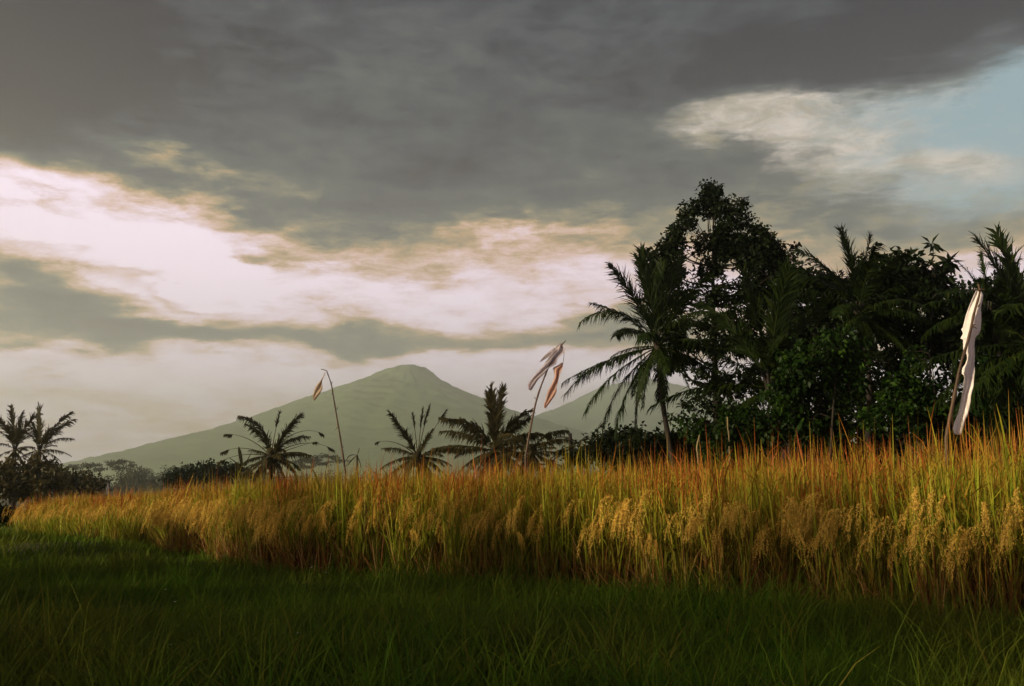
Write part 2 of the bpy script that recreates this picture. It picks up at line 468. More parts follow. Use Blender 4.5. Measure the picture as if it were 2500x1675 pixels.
mountain('mountain', 'hazy pale green volcano with a blunt summit behind the rice field',
         [(150, 1150), (228, 1131), (316, 1111), (421, 1080), (526, 1054), (640, 1016), (737, 978), (793, 961), (844, 940), (895, 925), (940, 904), (967, 895), (989, 892), (1012, 892), (1026, 898), (1038, 898), (1052, 908),
          (1083, 930), (1114, 948), (1147, 963), (1185, 976), (1269, 1010), (1400, 1050), (1600, 1100), (1800, 1140), (1900, 1170)], 1000, 4400, M['slope'], 20, spread=.8)
mountain('hill', 'bluish far hill with a flat top behind the leaning palm',
         [(1000, 1160), (1100, 1110), (1200, 1060), (1280, 1024), (1328, 1009), (1384, 988), (1419, 969), (1465, 947), (1520, 935), (1560, 927), (1600, 927), (1635, 935), (1671, 946), (1800, 985), (2000, 1050), (2200, 1110), (2400, 1160)],
         1580, 5500, M['slope_far'], 30, spread=.5)

# ------------------------------------------------------------------ trees
def gz(p): return float(ground(p[0], p[1]))

def broad_tree(name, label, base_px, Y, blobs, leaf=.16, n_clump=200, per=34, clump_r=.5, trunk_r=.2, mat='leaf_dark', group=None, trunk_top=None, cat='tree', depth=1.0,
               lean=0.0, gap=.35, bend=.3, droop=0.2, flat=1.0, limbs_per=1, wr=.3):
    """blobs: (px, py, rx, ry) masses of the crown as seen; every mass gets depth, limbs reach each of them and twigs reach the leaf clumps"""
    base = at(base_px, HZ, Y); base[2] = gz(base) - .1
    root = thing(name, label, cat, base, group)
    k = Y / FPX
    cs = np.array([at(b[0], b[1], Y) for b in blobs]) - base
    rs = np.array([(b[2] * k, (b[2] + b[3]) / 2 * k * depth, b[3] * k) for b in blobs])
    cs[:, 1] += rng.uniform(-.8, .8, len(cs)) * rs[:, 1] * .9
    wts = (rs.prod(1)) ** .6; wts = wts / wts.sum()
    top = cs[np.argmax(cs[:, 2])] if trunk_top is None else at(*trunk_top, Y) - base
    tp = smooth_path([np.zeros(3), top * .33 + np.array([rng.uniform(-1, 1) * bend, rng.uniform(-1, 1) * bend, 0]), top * .66 + np.array([rng.uniform(-1, 1) * bend, 0, 0]), top], 16)
    tp[:, 0] += lean * np.sin(np.linspace(0, math.pi, 16))
    rr = trunk_r * (1 - .88 * np.linspace(0, 1, 16) ** .9); rr[0] *= 1.35
    tube(MB(), tp, rr, 9).build('trunk', M['bark'], root, True)
    nodes = [tp[4:]]
    for c, r_ in zip(cs, rs):
        for _ in range(limbs_per):
            tgt = c + rng.normal(size=3) * r_ * .3
            cand = tp[3:14]
            j = int(np.argmin(np.linalg.norm((cand - tgt) * np.array([1, 1, 1.0]) + np.array([0, 0, .35]) * np.linalg.norm(tgt - cand, axis=1)[:, None], axis=1))) + 3
            s = tp[j]; mid = (s + tgt) / 2 + np.array([0, 0, -.12]) * np.linalg.norm(tgt - s) + rng.normal(size=3) * .12
            lp = smooth_path([s, mid, tgt], 9)
            r0 = max(.02, rr[j] * .55)
            tube(MB(), lp, r0 * (1 - .75 * np.linspace(0, 1, 9)), 6).build('limb', M['bark'], root, True)
            nodes.append(lp[2:])
    nodes = np.concatenate(nodes)
    bi = rng.choice(len(cs), n_clump, p=wts)
    u = rand_unit(n_clump) * (rng.random((n_clump, 1)) ** (1 / 2.2))
    cc = cs[bi] + u * rs[bi]
    keep = vnoise(cc[:, 0] + 31.7, cc[:, 2] + 11.3, max(.6, clump_r * 2.0), int(Y)) > gap
    cc = cc[keep]; n = len(cc)
    crown = MB()
    tw = MB()
    dd = np.linalg.norm(cc[:, None] - nodes[None], axis=2); nj = np.argmin(dd, axis=1)
    P = np.stack([nodes[nj], nodes[nj] * .5 + cc * .5 + np.array([0, 0, .06]), cc], 1)
    side = norm(np.cross(P[:, 2] - P[:, 0], rand_unit(n)))
    ribbons(tw, P, np.ones((n, 3)) * np.array([.022, .014, .007]) * max(1, Y / 40), side)
    side2 = norm(np.cross(P[:, 2] - P[:, 0], side))
    ribbons(tw, P, np.ones((n, 3)) * np.array([.022, .014, .007]) * max(1, Y / 40), side2)
    tag(tw.build('twigs', M['bark'], root), kind='stuff')
    N = n * per
    off = rand_unit(N) * rng.random((N, 1)) ** .6 * clump_r * np.array([1, 1, .75 * flat])
    szs = np.repeat(rng.uniform(.55, 1.3, n), per)[:, None]
    C = np.repeat(cc, per, 0) + off * szs
    dv = norm(off * 1.0 + rand_unit(N) * .7 - np.array([0, 0, droop])); nv = norm(np.array([0, 0, 1.0]) + rand_unit(N) * .9)
    ln = leaf * rng.uniform(.7, 1.35, N)
    rn = np.clip(np.repeat(rng.random(n), per) * .6 + rng.random(N) * .4, 0, 1)
    leaves(crown, C, dv, nv, ln, ln * wr, rn)
    crown.build('crown', M[mat], root)
    return root

def shade_shrub(hx, hy, hh):  # added shrub, kept out of view, there to cast shade
    base = np.array([hx, hy, gz((hx, hy)) - .05])
    root = thing('shade_shrub', 'unseen leafy shrub added at the left to shade the meadow', 'shrub', base, 'added shrubs shading the meadow')
    for i in range(3):
        a = i * 2.1 + hx
        tube(MB(), smooth_path([np.zeros(3), np.array([.2 * math.cos(a), .2 * math.sin(a), hh * .4]), np.array([.6 * math.cos(a), .6 * math.sin(a), hh * .85])], 8), np.linspace(.05, .015, 8), 6).build('stem', M['bark'], root, True)
    n_, per = 90, 26
    cc = rand_unit(n_) * rng.random((n_, 1)) ** .4 * np.array([1.1, 1.5, hh * .48]) + np.array([0, 0, hh * .5])
    off = rand_unit(n_ * per) * rng.random((n_ * per, 1)) ** .6 * .34
    leaves(MB(), np.repeat(cc, per, 0) + off, off + rand_unit(n_ * per) * .2, rand_unit(n_ * per) + np.array([0, 0, 1.0]), .2, .065).build('crown', M['leaf_green'], root)

def frond_mesh(L, az_, el0, droop, roll=0.0, n=80, ll=.21, hang=.55, start=.14, tuft=None, rach=.028, stiff=0.0, wid=.020):
    """a coconut frond: curved rib with two rows of hanging leaflets; tuft=(a,b) keeps leaflets only there (the rest eaten away)"""
    k = 16
    s = np.linspace(0, 1, k)
    e = el0 - droop * s ** 1.4
    azs = az_ + rng.normal() * .28 * s ** 1.6
    hd = np.stack([np.sin(azs), np.cos(azs), 0 * azs], 1)
    stp = np.cos(e)[:, None] * hd + np.sin(e)[:, None] * np.array([0, 0, 1.0])
    P = np.concatenate([[np.zeros(3)], np.cumsum((stp[1:] + stp[:-1]) / 2 * L / (k - 1), 0)])
    hang = hang * rng.uniform(.75, 1.5)
    mb = MB()
    tube(mb, P, rach * (1 if tuft is None else 1.5) * (1 - .86 * s), 5, rnd=.75)
    a0, a1 = (start, 1.0) if tuft is None else tuft
    n = n if tuft is None else max(14, int(n * (a1 - a0) * 1.9)); wid = wid if tuft is None else wid * 1.5; ll = ll if tuft is None else ll * .8
    ss = np.repeat(np.linspace(a0, .995, n) if tuft is None else np.linspace(a0, a1, n), 2)
    ss = np.clip(ss + rng.normal(size=len(ss)) * .004, 0, 1)
    sg = np.tile([-1.0, 1.0], n)
    B = np.stack([np.interp(ss, s, P[:, i]) for i in range(3)], 1)
    T = norm(np.stack([np.interp(ss, s, stp[:, i]) for i in range(3)], 1))
    S0 = np.array([math.cos(az_), -math.sin(az_), 0.0])
    Nn = norm(np.cross(S0[None], T))
    cr, sr = math.cos(roll), math.sin(roll)
    S = S0[None] * cr + Nn * sr; U = np.cross(T, S); U = np.where((U[:, 2:3] < 0), -U, U)
    ln = L * ll * (.35 + .75 * np.sin(math.pi * np.clip(.12 + .80 * ss, 0, 1))) * rng.uniform(.6, 1.15, 2 * n) * np.where(rng.random(2 * n) < .10, .3, 1.0)
    if tuft is None:
        ln = ln * np.where(vnoise(ss * 9 + rng.random() * 50, ss * 0 + sg, 1.0, 9) < .22, .35, 1.0)
    up = np.clip(T[:, 2:3], 0, 1) ** 1.5; hl = hang * (1 - .85 * up)
    d1 = norm(S * sg[:, None] * (1 - .4 * up) + T * (.45 + .5 * ss[:, None] + .7 * up) + U * .15 - np.array([[0, 0, .5]]) * hl + rng.normal(size=(2 * n, 3)) * .15)
    d2 = norm(d1 * (1 - stiff * 0) + np.array([[0, 0, -1.0]]) * hl * (1.5 - stiff) + rng.normal(size=(2 * n, 3)) * .20)
    P1 = B + d1 * ln[:, None] * .45; P2 = P1 + d2 * ln[:, None] * .55
    PP = np.stack([B, P1, P2], 1)
    sd = norm(np.cross(d1, U) + rng.normal(size=(2 * n, 3)) * .25)
    w = wid * L / 4.5 * np.ones((2 * n, 3)) * np.array([.7, 1.0, .12])
    ribbons(mb, PP, w, sd, rnd=np.clip(rng.normal(.4, .22, 2 * n), 0, 1))
    return mb

def palm(name, label, base_px, crown_px, Y, L, fronds, mat='palm', trunk_r=.16, group=None, n=46, bow=.4, hang=.55, base_z=None, ll=.21, wid=.029, skirt=0):
    crown = at(*crown_px, Y)
    base = at(base_px, HZ, Y); base[2] = gz(base) - .1 if base_z is None else base_z
    root = thing(name, label, 'palm tree', base, group)
    top = crown - base
    tp = smooth_path([np.zeros(3), top * .35 + np.array([bow * .7, 0, 0]), top * .7 + np.array([bow, 0, 0]), top], 18)
    kk = np.linspace(0, 1, 18)
    rad = trunk_r * (1.0 - .35 * kk) * (1 + .06 * np.cos(np.arange(18) * math.pi)); rad[0] *= 1.3
    tube(MB(), tp, rad, 10).build('trunk', M['bark'], root, True)
    # leaf sheaths and spathe at the crown's heart
    ht = MB()
    for i in range(9):
        a = i * 2.4
        d = np.array([math.cos(a) * .32, math.sin(a) * .32, .55 + .1 * (i % 3)]) * L / 4.5
        tube(ht, smooth_path([top + np.array([0, 0, -.25]), top + d * .5 + np.array([0, 0, -.05]), top + d], 5), np.array([.10, .09, .07, .045, .02]) * L / 4.5, 5, rnd=.6)
    ht.build('leaf_sheaths', M['bark'], root, True)
    if skirt: fronds = list(fronds) + ring(skirt, 25, -62, (20, 50), (.45, .72), seed=int(base_px), rolls=.3)
    for f in fronds:
        kw = dict(f[4]) if len(f) > 4 else {}
        kw.setdefault('hang', hang); kw.setdefault('n', int(n * 1.7)); kw.setdefault('ll', ll); kw.setdefault('wid', wid)
        az_, e0, dr, sc_ = f[:4]
        frond_mesh(L * sc_, R(az_), R(e0), R(dr), **kw).build('frond', M[mat], root, False, top + np.array([0, 0, .05]))
    return root

def ring(n_, e_hi=78, e_lo=-25, dr=(35, 75), sc_=(.8, 1.05), seed=1, rolls=.5):
    """a spiral of fronds, upright in the middle and hanging outside"""
    r_ = np.random.default_rng(seed)
    return [((i * 137.5 + r_.uniform(-14, 14)) % 360, e_hi + (e_lo - e_hi) * ((i + .5) / n_) ** .9 + r_.uniform(-7, 7), r_.uniform(*dr), r_.uniform(*sc_), {'roll': r_.uniform(-rolls, rolls)}) for i in range(n_)]

# --- the big open-crowned tree
rng = np.random.default_rng(21)
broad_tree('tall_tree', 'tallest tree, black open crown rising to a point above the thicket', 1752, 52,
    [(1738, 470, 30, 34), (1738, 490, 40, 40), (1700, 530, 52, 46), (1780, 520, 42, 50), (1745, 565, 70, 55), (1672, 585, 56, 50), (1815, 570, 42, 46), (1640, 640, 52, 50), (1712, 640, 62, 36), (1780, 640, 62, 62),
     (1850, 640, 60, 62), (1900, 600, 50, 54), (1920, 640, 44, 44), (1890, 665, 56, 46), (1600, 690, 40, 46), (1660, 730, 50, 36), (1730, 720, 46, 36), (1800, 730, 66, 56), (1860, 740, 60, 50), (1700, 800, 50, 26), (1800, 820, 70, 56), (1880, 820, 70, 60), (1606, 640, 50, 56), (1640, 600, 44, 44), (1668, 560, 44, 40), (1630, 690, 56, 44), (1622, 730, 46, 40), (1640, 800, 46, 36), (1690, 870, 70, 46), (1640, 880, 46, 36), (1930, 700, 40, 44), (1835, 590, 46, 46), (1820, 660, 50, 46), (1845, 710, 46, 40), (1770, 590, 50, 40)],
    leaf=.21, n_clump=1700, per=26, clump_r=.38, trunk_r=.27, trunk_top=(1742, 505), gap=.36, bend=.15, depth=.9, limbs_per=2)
# --- coconut palm in front of it (leaning stem)
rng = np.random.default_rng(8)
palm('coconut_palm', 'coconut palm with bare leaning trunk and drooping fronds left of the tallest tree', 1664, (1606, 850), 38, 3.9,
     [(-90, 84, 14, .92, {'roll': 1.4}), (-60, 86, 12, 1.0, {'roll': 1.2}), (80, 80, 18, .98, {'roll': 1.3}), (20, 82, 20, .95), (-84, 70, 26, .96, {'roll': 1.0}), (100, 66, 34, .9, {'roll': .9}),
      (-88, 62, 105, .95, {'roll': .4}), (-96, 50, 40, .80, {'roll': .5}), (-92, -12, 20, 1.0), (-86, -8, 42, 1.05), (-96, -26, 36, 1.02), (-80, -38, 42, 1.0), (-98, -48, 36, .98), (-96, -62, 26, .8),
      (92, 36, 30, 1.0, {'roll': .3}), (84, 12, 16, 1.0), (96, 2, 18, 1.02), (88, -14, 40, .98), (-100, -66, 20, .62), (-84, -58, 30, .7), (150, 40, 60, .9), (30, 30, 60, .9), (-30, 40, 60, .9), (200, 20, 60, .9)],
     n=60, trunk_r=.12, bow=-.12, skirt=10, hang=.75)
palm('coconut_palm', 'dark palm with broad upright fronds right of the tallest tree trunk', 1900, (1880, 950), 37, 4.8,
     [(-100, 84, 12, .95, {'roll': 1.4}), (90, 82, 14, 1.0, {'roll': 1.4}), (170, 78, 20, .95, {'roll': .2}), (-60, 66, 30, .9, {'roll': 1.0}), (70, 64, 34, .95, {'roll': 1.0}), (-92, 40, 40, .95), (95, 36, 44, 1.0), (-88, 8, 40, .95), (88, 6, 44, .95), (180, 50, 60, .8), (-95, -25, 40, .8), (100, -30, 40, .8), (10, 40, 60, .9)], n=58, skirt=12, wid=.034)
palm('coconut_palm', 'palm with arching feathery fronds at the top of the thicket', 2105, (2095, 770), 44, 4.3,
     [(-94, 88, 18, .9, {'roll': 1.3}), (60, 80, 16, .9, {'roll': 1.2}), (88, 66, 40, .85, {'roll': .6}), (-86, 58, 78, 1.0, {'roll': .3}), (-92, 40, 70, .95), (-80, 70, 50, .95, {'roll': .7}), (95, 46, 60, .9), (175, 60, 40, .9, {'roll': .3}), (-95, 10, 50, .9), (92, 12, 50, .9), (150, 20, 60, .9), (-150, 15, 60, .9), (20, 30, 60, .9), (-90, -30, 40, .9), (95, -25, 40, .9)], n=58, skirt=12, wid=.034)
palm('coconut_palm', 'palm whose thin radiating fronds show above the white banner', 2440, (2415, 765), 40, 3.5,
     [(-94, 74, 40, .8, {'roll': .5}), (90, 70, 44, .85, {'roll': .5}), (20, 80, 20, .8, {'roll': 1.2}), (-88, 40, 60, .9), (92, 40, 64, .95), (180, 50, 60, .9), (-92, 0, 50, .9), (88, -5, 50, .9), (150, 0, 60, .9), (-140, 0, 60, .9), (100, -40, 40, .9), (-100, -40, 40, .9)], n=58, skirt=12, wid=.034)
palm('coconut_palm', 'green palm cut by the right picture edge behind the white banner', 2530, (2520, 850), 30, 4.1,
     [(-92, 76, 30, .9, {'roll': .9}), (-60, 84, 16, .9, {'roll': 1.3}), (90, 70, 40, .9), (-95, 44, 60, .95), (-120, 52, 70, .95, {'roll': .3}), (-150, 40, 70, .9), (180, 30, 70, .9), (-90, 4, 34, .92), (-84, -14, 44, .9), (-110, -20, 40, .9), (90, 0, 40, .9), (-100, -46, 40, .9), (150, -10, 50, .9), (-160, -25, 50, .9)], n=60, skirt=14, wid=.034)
# --- trees of the thicket
broad_tree('breadfruit_tree', 'broadleaf tree with starry leaf sprigs standing out at its top', 2230, 46,
    [(2150, 668, 70, 46), (2205, 650, 60, 36), (2260, 672, 50, 40), (2230, 720, 100, 50), (2310, 720, 60, 50), (2160, 740, 70, 50), (2330, 770, 70, 60), (2215, 800, 110, 56), (2300, 850, 90, 60)],
    leaf=.44, n_clump=270, per=20, clump_r=.5, trunk_r=.2, gap=.24, trunk_top=(2225, 690), wr=.2)
broad_tree('breadfruit_branch_tree', 'slender tree ending in two starry leaf rosettes against the sky', 2290, 45,
    [(2275, 597, 4, 4), (2318, 642, 6, 6), (2300, 672, 6, 6)], leaf=.62, n_clump=7, per=9, clump_r=.12, trunk_r=.09, gap=-1, trunk_top=(2283, 650), droop=.05, wr=.15)
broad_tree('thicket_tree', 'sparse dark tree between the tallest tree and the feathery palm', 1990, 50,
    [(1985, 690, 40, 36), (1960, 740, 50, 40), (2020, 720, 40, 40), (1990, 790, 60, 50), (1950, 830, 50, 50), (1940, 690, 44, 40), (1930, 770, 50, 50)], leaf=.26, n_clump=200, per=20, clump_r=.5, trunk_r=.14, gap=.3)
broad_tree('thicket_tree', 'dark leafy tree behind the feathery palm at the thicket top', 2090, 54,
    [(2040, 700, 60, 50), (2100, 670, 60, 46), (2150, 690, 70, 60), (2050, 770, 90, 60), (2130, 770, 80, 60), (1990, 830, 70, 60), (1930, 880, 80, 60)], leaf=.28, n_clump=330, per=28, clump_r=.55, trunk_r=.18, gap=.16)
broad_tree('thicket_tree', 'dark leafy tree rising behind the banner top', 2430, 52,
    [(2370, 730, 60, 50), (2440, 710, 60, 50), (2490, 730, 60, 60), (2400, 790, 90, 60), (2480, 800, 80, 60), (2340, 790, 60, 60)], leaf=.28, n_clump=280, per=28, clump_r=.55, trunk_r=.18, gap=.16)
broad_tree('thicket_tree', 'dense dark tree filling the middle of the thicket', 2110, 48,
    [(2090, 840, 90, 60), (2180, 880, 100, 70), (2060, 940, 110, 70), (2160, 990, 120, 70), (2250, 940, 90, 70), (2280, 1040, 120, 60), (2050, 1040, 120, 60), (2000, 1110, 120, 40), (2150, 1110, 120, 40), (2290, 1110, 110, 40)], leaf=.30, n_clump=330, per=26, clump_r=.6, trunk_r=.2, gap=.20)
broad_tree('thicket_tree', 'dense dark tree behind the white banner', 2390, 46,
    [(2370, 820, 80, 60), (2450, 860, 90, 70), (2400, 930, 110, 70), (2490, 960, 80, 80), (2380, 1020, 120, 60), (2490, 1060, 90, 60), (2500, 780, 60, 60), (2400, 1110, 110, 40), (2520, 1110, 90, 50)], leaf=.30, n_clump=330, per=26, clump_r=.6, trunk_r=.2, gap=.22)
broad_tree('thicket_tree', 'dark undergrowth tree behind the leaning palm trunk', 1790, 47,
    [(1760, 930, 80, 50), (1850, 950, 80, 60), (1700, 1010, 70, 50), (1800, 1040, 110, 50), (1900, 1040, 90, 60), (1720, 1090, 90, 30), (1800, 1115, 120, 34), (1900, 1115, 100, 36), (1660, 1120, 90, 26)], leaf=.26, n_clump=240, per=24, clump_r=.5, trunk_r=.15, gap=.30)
broad_tree('shrub', 'bush with bright green leaves at the front of the thicket', 1990, 33,
    [(1960, 890, 70, 56), (2040, 860, 70, 60), (1925, 960, 70, 60), (2010, 960, 90, 60), (1990, 1040, 110, 56), (2085, 930, 60, 60)], leaf=.19, n_clump=260, per=30, clump_r=.42, trunk_r=.08, mat='leaf_green', cat='shrub', gap=.34)
broad_tree('shrub', 'leafy green bush left of the white banner', 2260, 32,
    [(2265, 880, 56, 50), (2230, 950, 70, 56), (2300, 960, 60, 60), (2180, 1010, 80, 50), (2270, 1040, 90, 50)], leaf=.19, n_clump=220, per=30, clump_r=.42, trunk_r=.08, mat='leaf_green', cat='shrub', gap=.36)
broad_tree('shrub', 'leafy green bush right of the white banner', 2440, 33,
    [(2420, 920, 50, 50), (2470, 980, 60, 60), (2410, 1010, 70, 56), (2480, 1070, 70, 40)], leaf=.19, n_clump=160, per=30, clump_r=.42, trunk_r=.07, mat='leaf_green', cat='shrub', gap=.36)
broad_tree('shrub', 'low green bush under the tallest tree', 1780, 34,
    [(1730, 1040, 60, 36), (1800, 1020, 60, 44), (1850, 1050, 70, 50), (1770, 1090, 90, 30)], leaf=.18, n_clump=150, per=28, clump_r=.4, trunk_r=.06, mat='leaf_green', cat='shrub', gap=.34)
broad_tree('shrub', 'low dark bush right of the leaning palm trunk', 1600, 40,
    [(1560, 1090, 50, 30), (1630, 1085, 60, 36), (1690, 1095, 60, 34), (1520, 1108, 40, 20)], leaf=.2, n_clump=130, per=18, clump_r=.4, trunk_r=.06, cat='shrub', gap=.25)
broad_tree('shrub', 'low dark bush left of the leaning palm trunk', 1480, 44,
    [(1440, 1095, 34, 30), (1490, 1078, 44, 30), (1535, 1070, 40, 30), (1470, 1115, 70, 20), (1400, 1118, 40, 18)], leaf=.2, n_clump=130, per=18, clump_r=.38, trunk_r=.06, cat='shrub', gap=.25)

for ux, uw, lab in [(1570, 90, 'low dark undergrowth under the leaning palm'), (1760, 110, 'low dark undergrowth at the foot of the tallest tree'), (1960, 120, 'low dark undergrowth at the foot of the bright green bush'),
                    (2170, 120, 'low dark undergrowth left of the banner pole foot'), (2410, 150, 'low dark undergrowth behind the banner pole foot')]:
    broad_tree('undergrowth_shrub', lab, ux, 49, [(ux - uw * .6, 1108, uw * .6, 40), (ux, 1096, uw * .7, 46), (ux + uw * .6, 1106, uw * .6, 42), (ux, 1140, uw * 1.2, 34)], leaf=.3, n_clump=170, per=22, clump_r=.55, trunk_r=.08, cat='shrub', gap=-1)
broad_tree('bush', 'dark bank of low bushes at the left end of the rice', -10, 33, [(-24, 1250, 40, 12), (6, 1258, 22, 6), (-70, 1245, 40, 20)], leaf=.2, n_clump=130, per=22, clump_r=.32, trunk_r=.05, cat='bush', gap=-1)

# --- shrubs added out of view on the left to shade grass and rice foot
for hx, hy, hh in [(-8.6, -1.6, 3.4), (-8.4, .8, 4.05), (-8.4, 3.0, 3.9), (-9.0, 5.4, 3.5), (-9.4, 8.2, 3.0), (-10.4, 11.8, 2.2), (-12.0, 15.4, 1.6)]:
    shade_shrub(hx, hy, hh)

# --- palms out in the fields
def tuft(a=.72, b=1.0, **k): return dict(tuft=(a, b), **k)
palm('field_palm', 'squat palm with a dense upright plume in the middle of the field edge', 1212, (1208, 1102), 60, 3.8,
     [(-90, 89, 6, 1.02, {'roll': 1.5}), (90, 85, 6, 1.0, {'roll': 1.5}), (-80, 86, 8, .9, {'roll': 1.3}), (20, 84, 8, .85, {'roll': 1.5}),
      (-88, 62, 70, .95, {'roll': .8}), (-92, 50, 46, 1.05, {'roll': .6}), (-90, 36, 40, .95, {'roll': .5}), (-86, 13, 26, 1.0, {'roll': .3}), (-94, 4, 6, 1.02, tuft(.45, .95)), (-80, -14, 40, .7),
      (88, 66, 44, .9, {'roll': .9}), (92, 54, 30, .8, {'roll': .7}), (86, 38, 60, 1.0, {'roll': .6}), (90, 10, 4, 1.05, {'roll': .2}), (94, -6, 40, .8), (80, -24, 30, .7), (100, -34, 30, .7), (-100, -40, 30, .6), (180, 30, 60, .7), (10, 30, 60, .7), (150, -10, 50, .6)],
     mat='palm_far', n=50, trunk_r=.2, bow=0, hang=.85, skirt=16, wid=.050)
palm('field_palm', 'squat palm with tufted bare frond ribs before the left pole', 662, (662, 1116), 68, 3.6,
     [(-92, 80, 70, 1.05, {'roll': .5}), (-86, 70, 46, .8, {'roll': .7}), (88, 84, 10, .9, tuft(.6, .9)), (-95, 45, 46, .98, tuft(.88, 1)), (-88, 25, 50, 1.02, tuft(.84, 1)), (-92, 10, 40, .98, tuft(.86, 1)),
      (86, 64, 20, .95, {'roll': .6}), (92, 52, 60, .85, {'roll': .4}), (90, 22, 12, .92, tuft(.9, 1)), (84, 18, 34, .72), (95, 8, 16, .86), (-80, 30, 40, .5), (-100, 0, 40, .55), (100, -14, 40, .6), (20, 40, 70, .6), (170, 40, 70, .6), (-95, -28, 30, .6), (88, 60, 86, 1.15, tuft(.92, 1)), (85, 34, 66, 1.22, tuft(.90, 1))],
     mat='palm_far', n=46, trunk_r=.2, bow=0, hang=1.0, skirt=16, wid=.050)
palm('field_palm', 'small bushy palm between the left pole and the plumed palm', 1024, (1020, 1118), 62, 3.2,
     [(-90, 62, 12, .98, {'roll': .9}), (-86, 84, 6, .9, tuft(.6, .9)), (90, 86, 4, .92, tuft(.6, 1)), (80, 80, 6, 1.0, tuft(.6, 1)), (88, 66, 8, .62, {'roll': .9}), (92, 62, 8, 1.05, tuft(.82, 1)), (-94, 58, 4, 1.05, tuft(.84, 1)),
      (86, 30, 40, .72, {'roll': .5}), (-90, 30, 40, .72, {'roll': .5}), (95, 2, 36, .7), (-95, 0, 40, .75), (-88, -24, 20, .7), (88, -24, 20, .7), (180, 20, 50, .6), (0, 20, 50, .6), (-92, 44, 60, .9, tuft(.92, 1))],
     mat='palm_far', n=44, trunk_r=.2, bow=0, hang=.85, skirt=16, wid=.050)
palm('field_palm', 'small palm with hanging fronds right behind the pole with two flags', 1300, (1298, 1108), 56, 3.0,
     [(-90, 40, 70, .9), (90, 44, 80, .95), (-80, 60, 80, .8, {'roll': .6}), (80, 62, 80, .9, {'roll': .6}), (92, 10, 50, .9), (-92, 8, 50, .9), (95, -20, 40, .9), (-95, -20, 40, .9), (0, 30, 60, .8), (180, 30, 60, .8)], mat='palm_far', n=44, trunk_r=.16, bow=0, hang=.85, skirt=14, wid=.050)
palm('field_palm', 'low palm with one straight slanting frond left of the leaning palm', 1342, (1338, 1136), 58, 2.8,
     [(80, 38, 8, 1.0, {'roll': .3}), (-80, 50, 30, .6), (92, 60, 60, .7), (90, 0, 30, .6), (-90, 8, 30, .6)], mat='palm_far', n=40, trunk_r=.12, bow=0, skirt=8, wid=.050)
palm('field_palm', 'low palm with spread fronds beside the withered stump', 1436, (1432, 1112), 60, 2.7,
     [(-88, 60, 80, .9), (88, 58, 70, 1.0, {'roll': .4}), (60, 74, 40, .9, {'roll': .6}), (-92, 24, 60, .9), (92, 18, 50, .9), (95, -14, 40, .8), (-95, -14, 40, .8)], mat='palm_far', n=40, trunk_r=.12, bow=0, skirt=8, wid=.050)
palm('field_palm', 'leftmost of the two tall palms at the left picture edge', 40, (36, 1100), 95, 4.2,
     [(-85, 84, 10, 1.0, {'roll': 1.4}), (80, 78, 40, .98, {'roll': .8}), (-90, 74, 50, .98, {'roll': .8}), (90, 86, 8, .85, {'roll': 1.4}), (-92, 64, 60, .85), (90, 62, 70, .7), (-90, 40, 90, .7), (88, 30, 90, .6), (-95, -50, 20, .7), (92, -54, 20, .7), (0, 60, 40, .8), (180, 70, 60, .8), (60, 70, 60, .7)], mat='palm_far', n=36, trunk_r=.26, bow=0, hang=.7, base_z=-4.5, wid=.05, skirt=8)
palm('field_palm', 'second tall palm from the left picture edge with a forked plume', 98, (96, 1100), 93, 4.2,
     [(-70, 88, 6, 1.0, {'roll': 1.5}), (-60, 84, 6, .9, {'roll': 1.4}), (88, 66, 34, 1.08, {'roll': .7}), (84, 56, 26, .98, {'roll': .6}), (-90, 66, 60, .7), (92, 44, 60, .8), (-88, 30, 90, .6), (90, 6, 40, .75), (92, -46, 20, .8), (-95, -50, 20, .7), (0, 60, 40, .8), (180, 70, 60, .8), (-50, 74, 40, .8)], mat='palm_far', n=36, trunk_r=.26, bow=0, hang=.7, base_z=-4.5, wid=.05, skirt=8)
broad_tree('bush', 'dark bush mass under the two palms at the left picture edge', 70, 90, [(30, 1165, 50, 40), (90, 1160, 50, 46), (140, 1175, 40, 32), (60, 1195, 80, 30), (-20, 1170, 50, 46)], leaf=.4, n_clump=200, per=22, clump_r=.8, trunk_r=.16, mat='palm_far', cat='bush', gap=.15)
broad_tree('bush', 'brown-green bush right of the two left edge palms', 185, 110, [(160, 1175, 50, 34), (215, 1185, 60, 28), (130, 1150, 26, 16)], leaf=.4, n_clump=120, per=22, clump_r=.8, trunk_r=.14, mat='palm_far', cat='bush', gap=.2)
broad_tree('bush', 'dark green bush left of the tufted palm', 500, 130, [(480, 1160, 50, 24), (530, 1155, 50, 26), (440, 1172, 40, 20), (580, 1160, 40, 24)], leaf=.42, n_clump=200, per=22, clump_r=.9, trunk_r=.14, mat='leaf_dark', cat='bush', gap=.15)

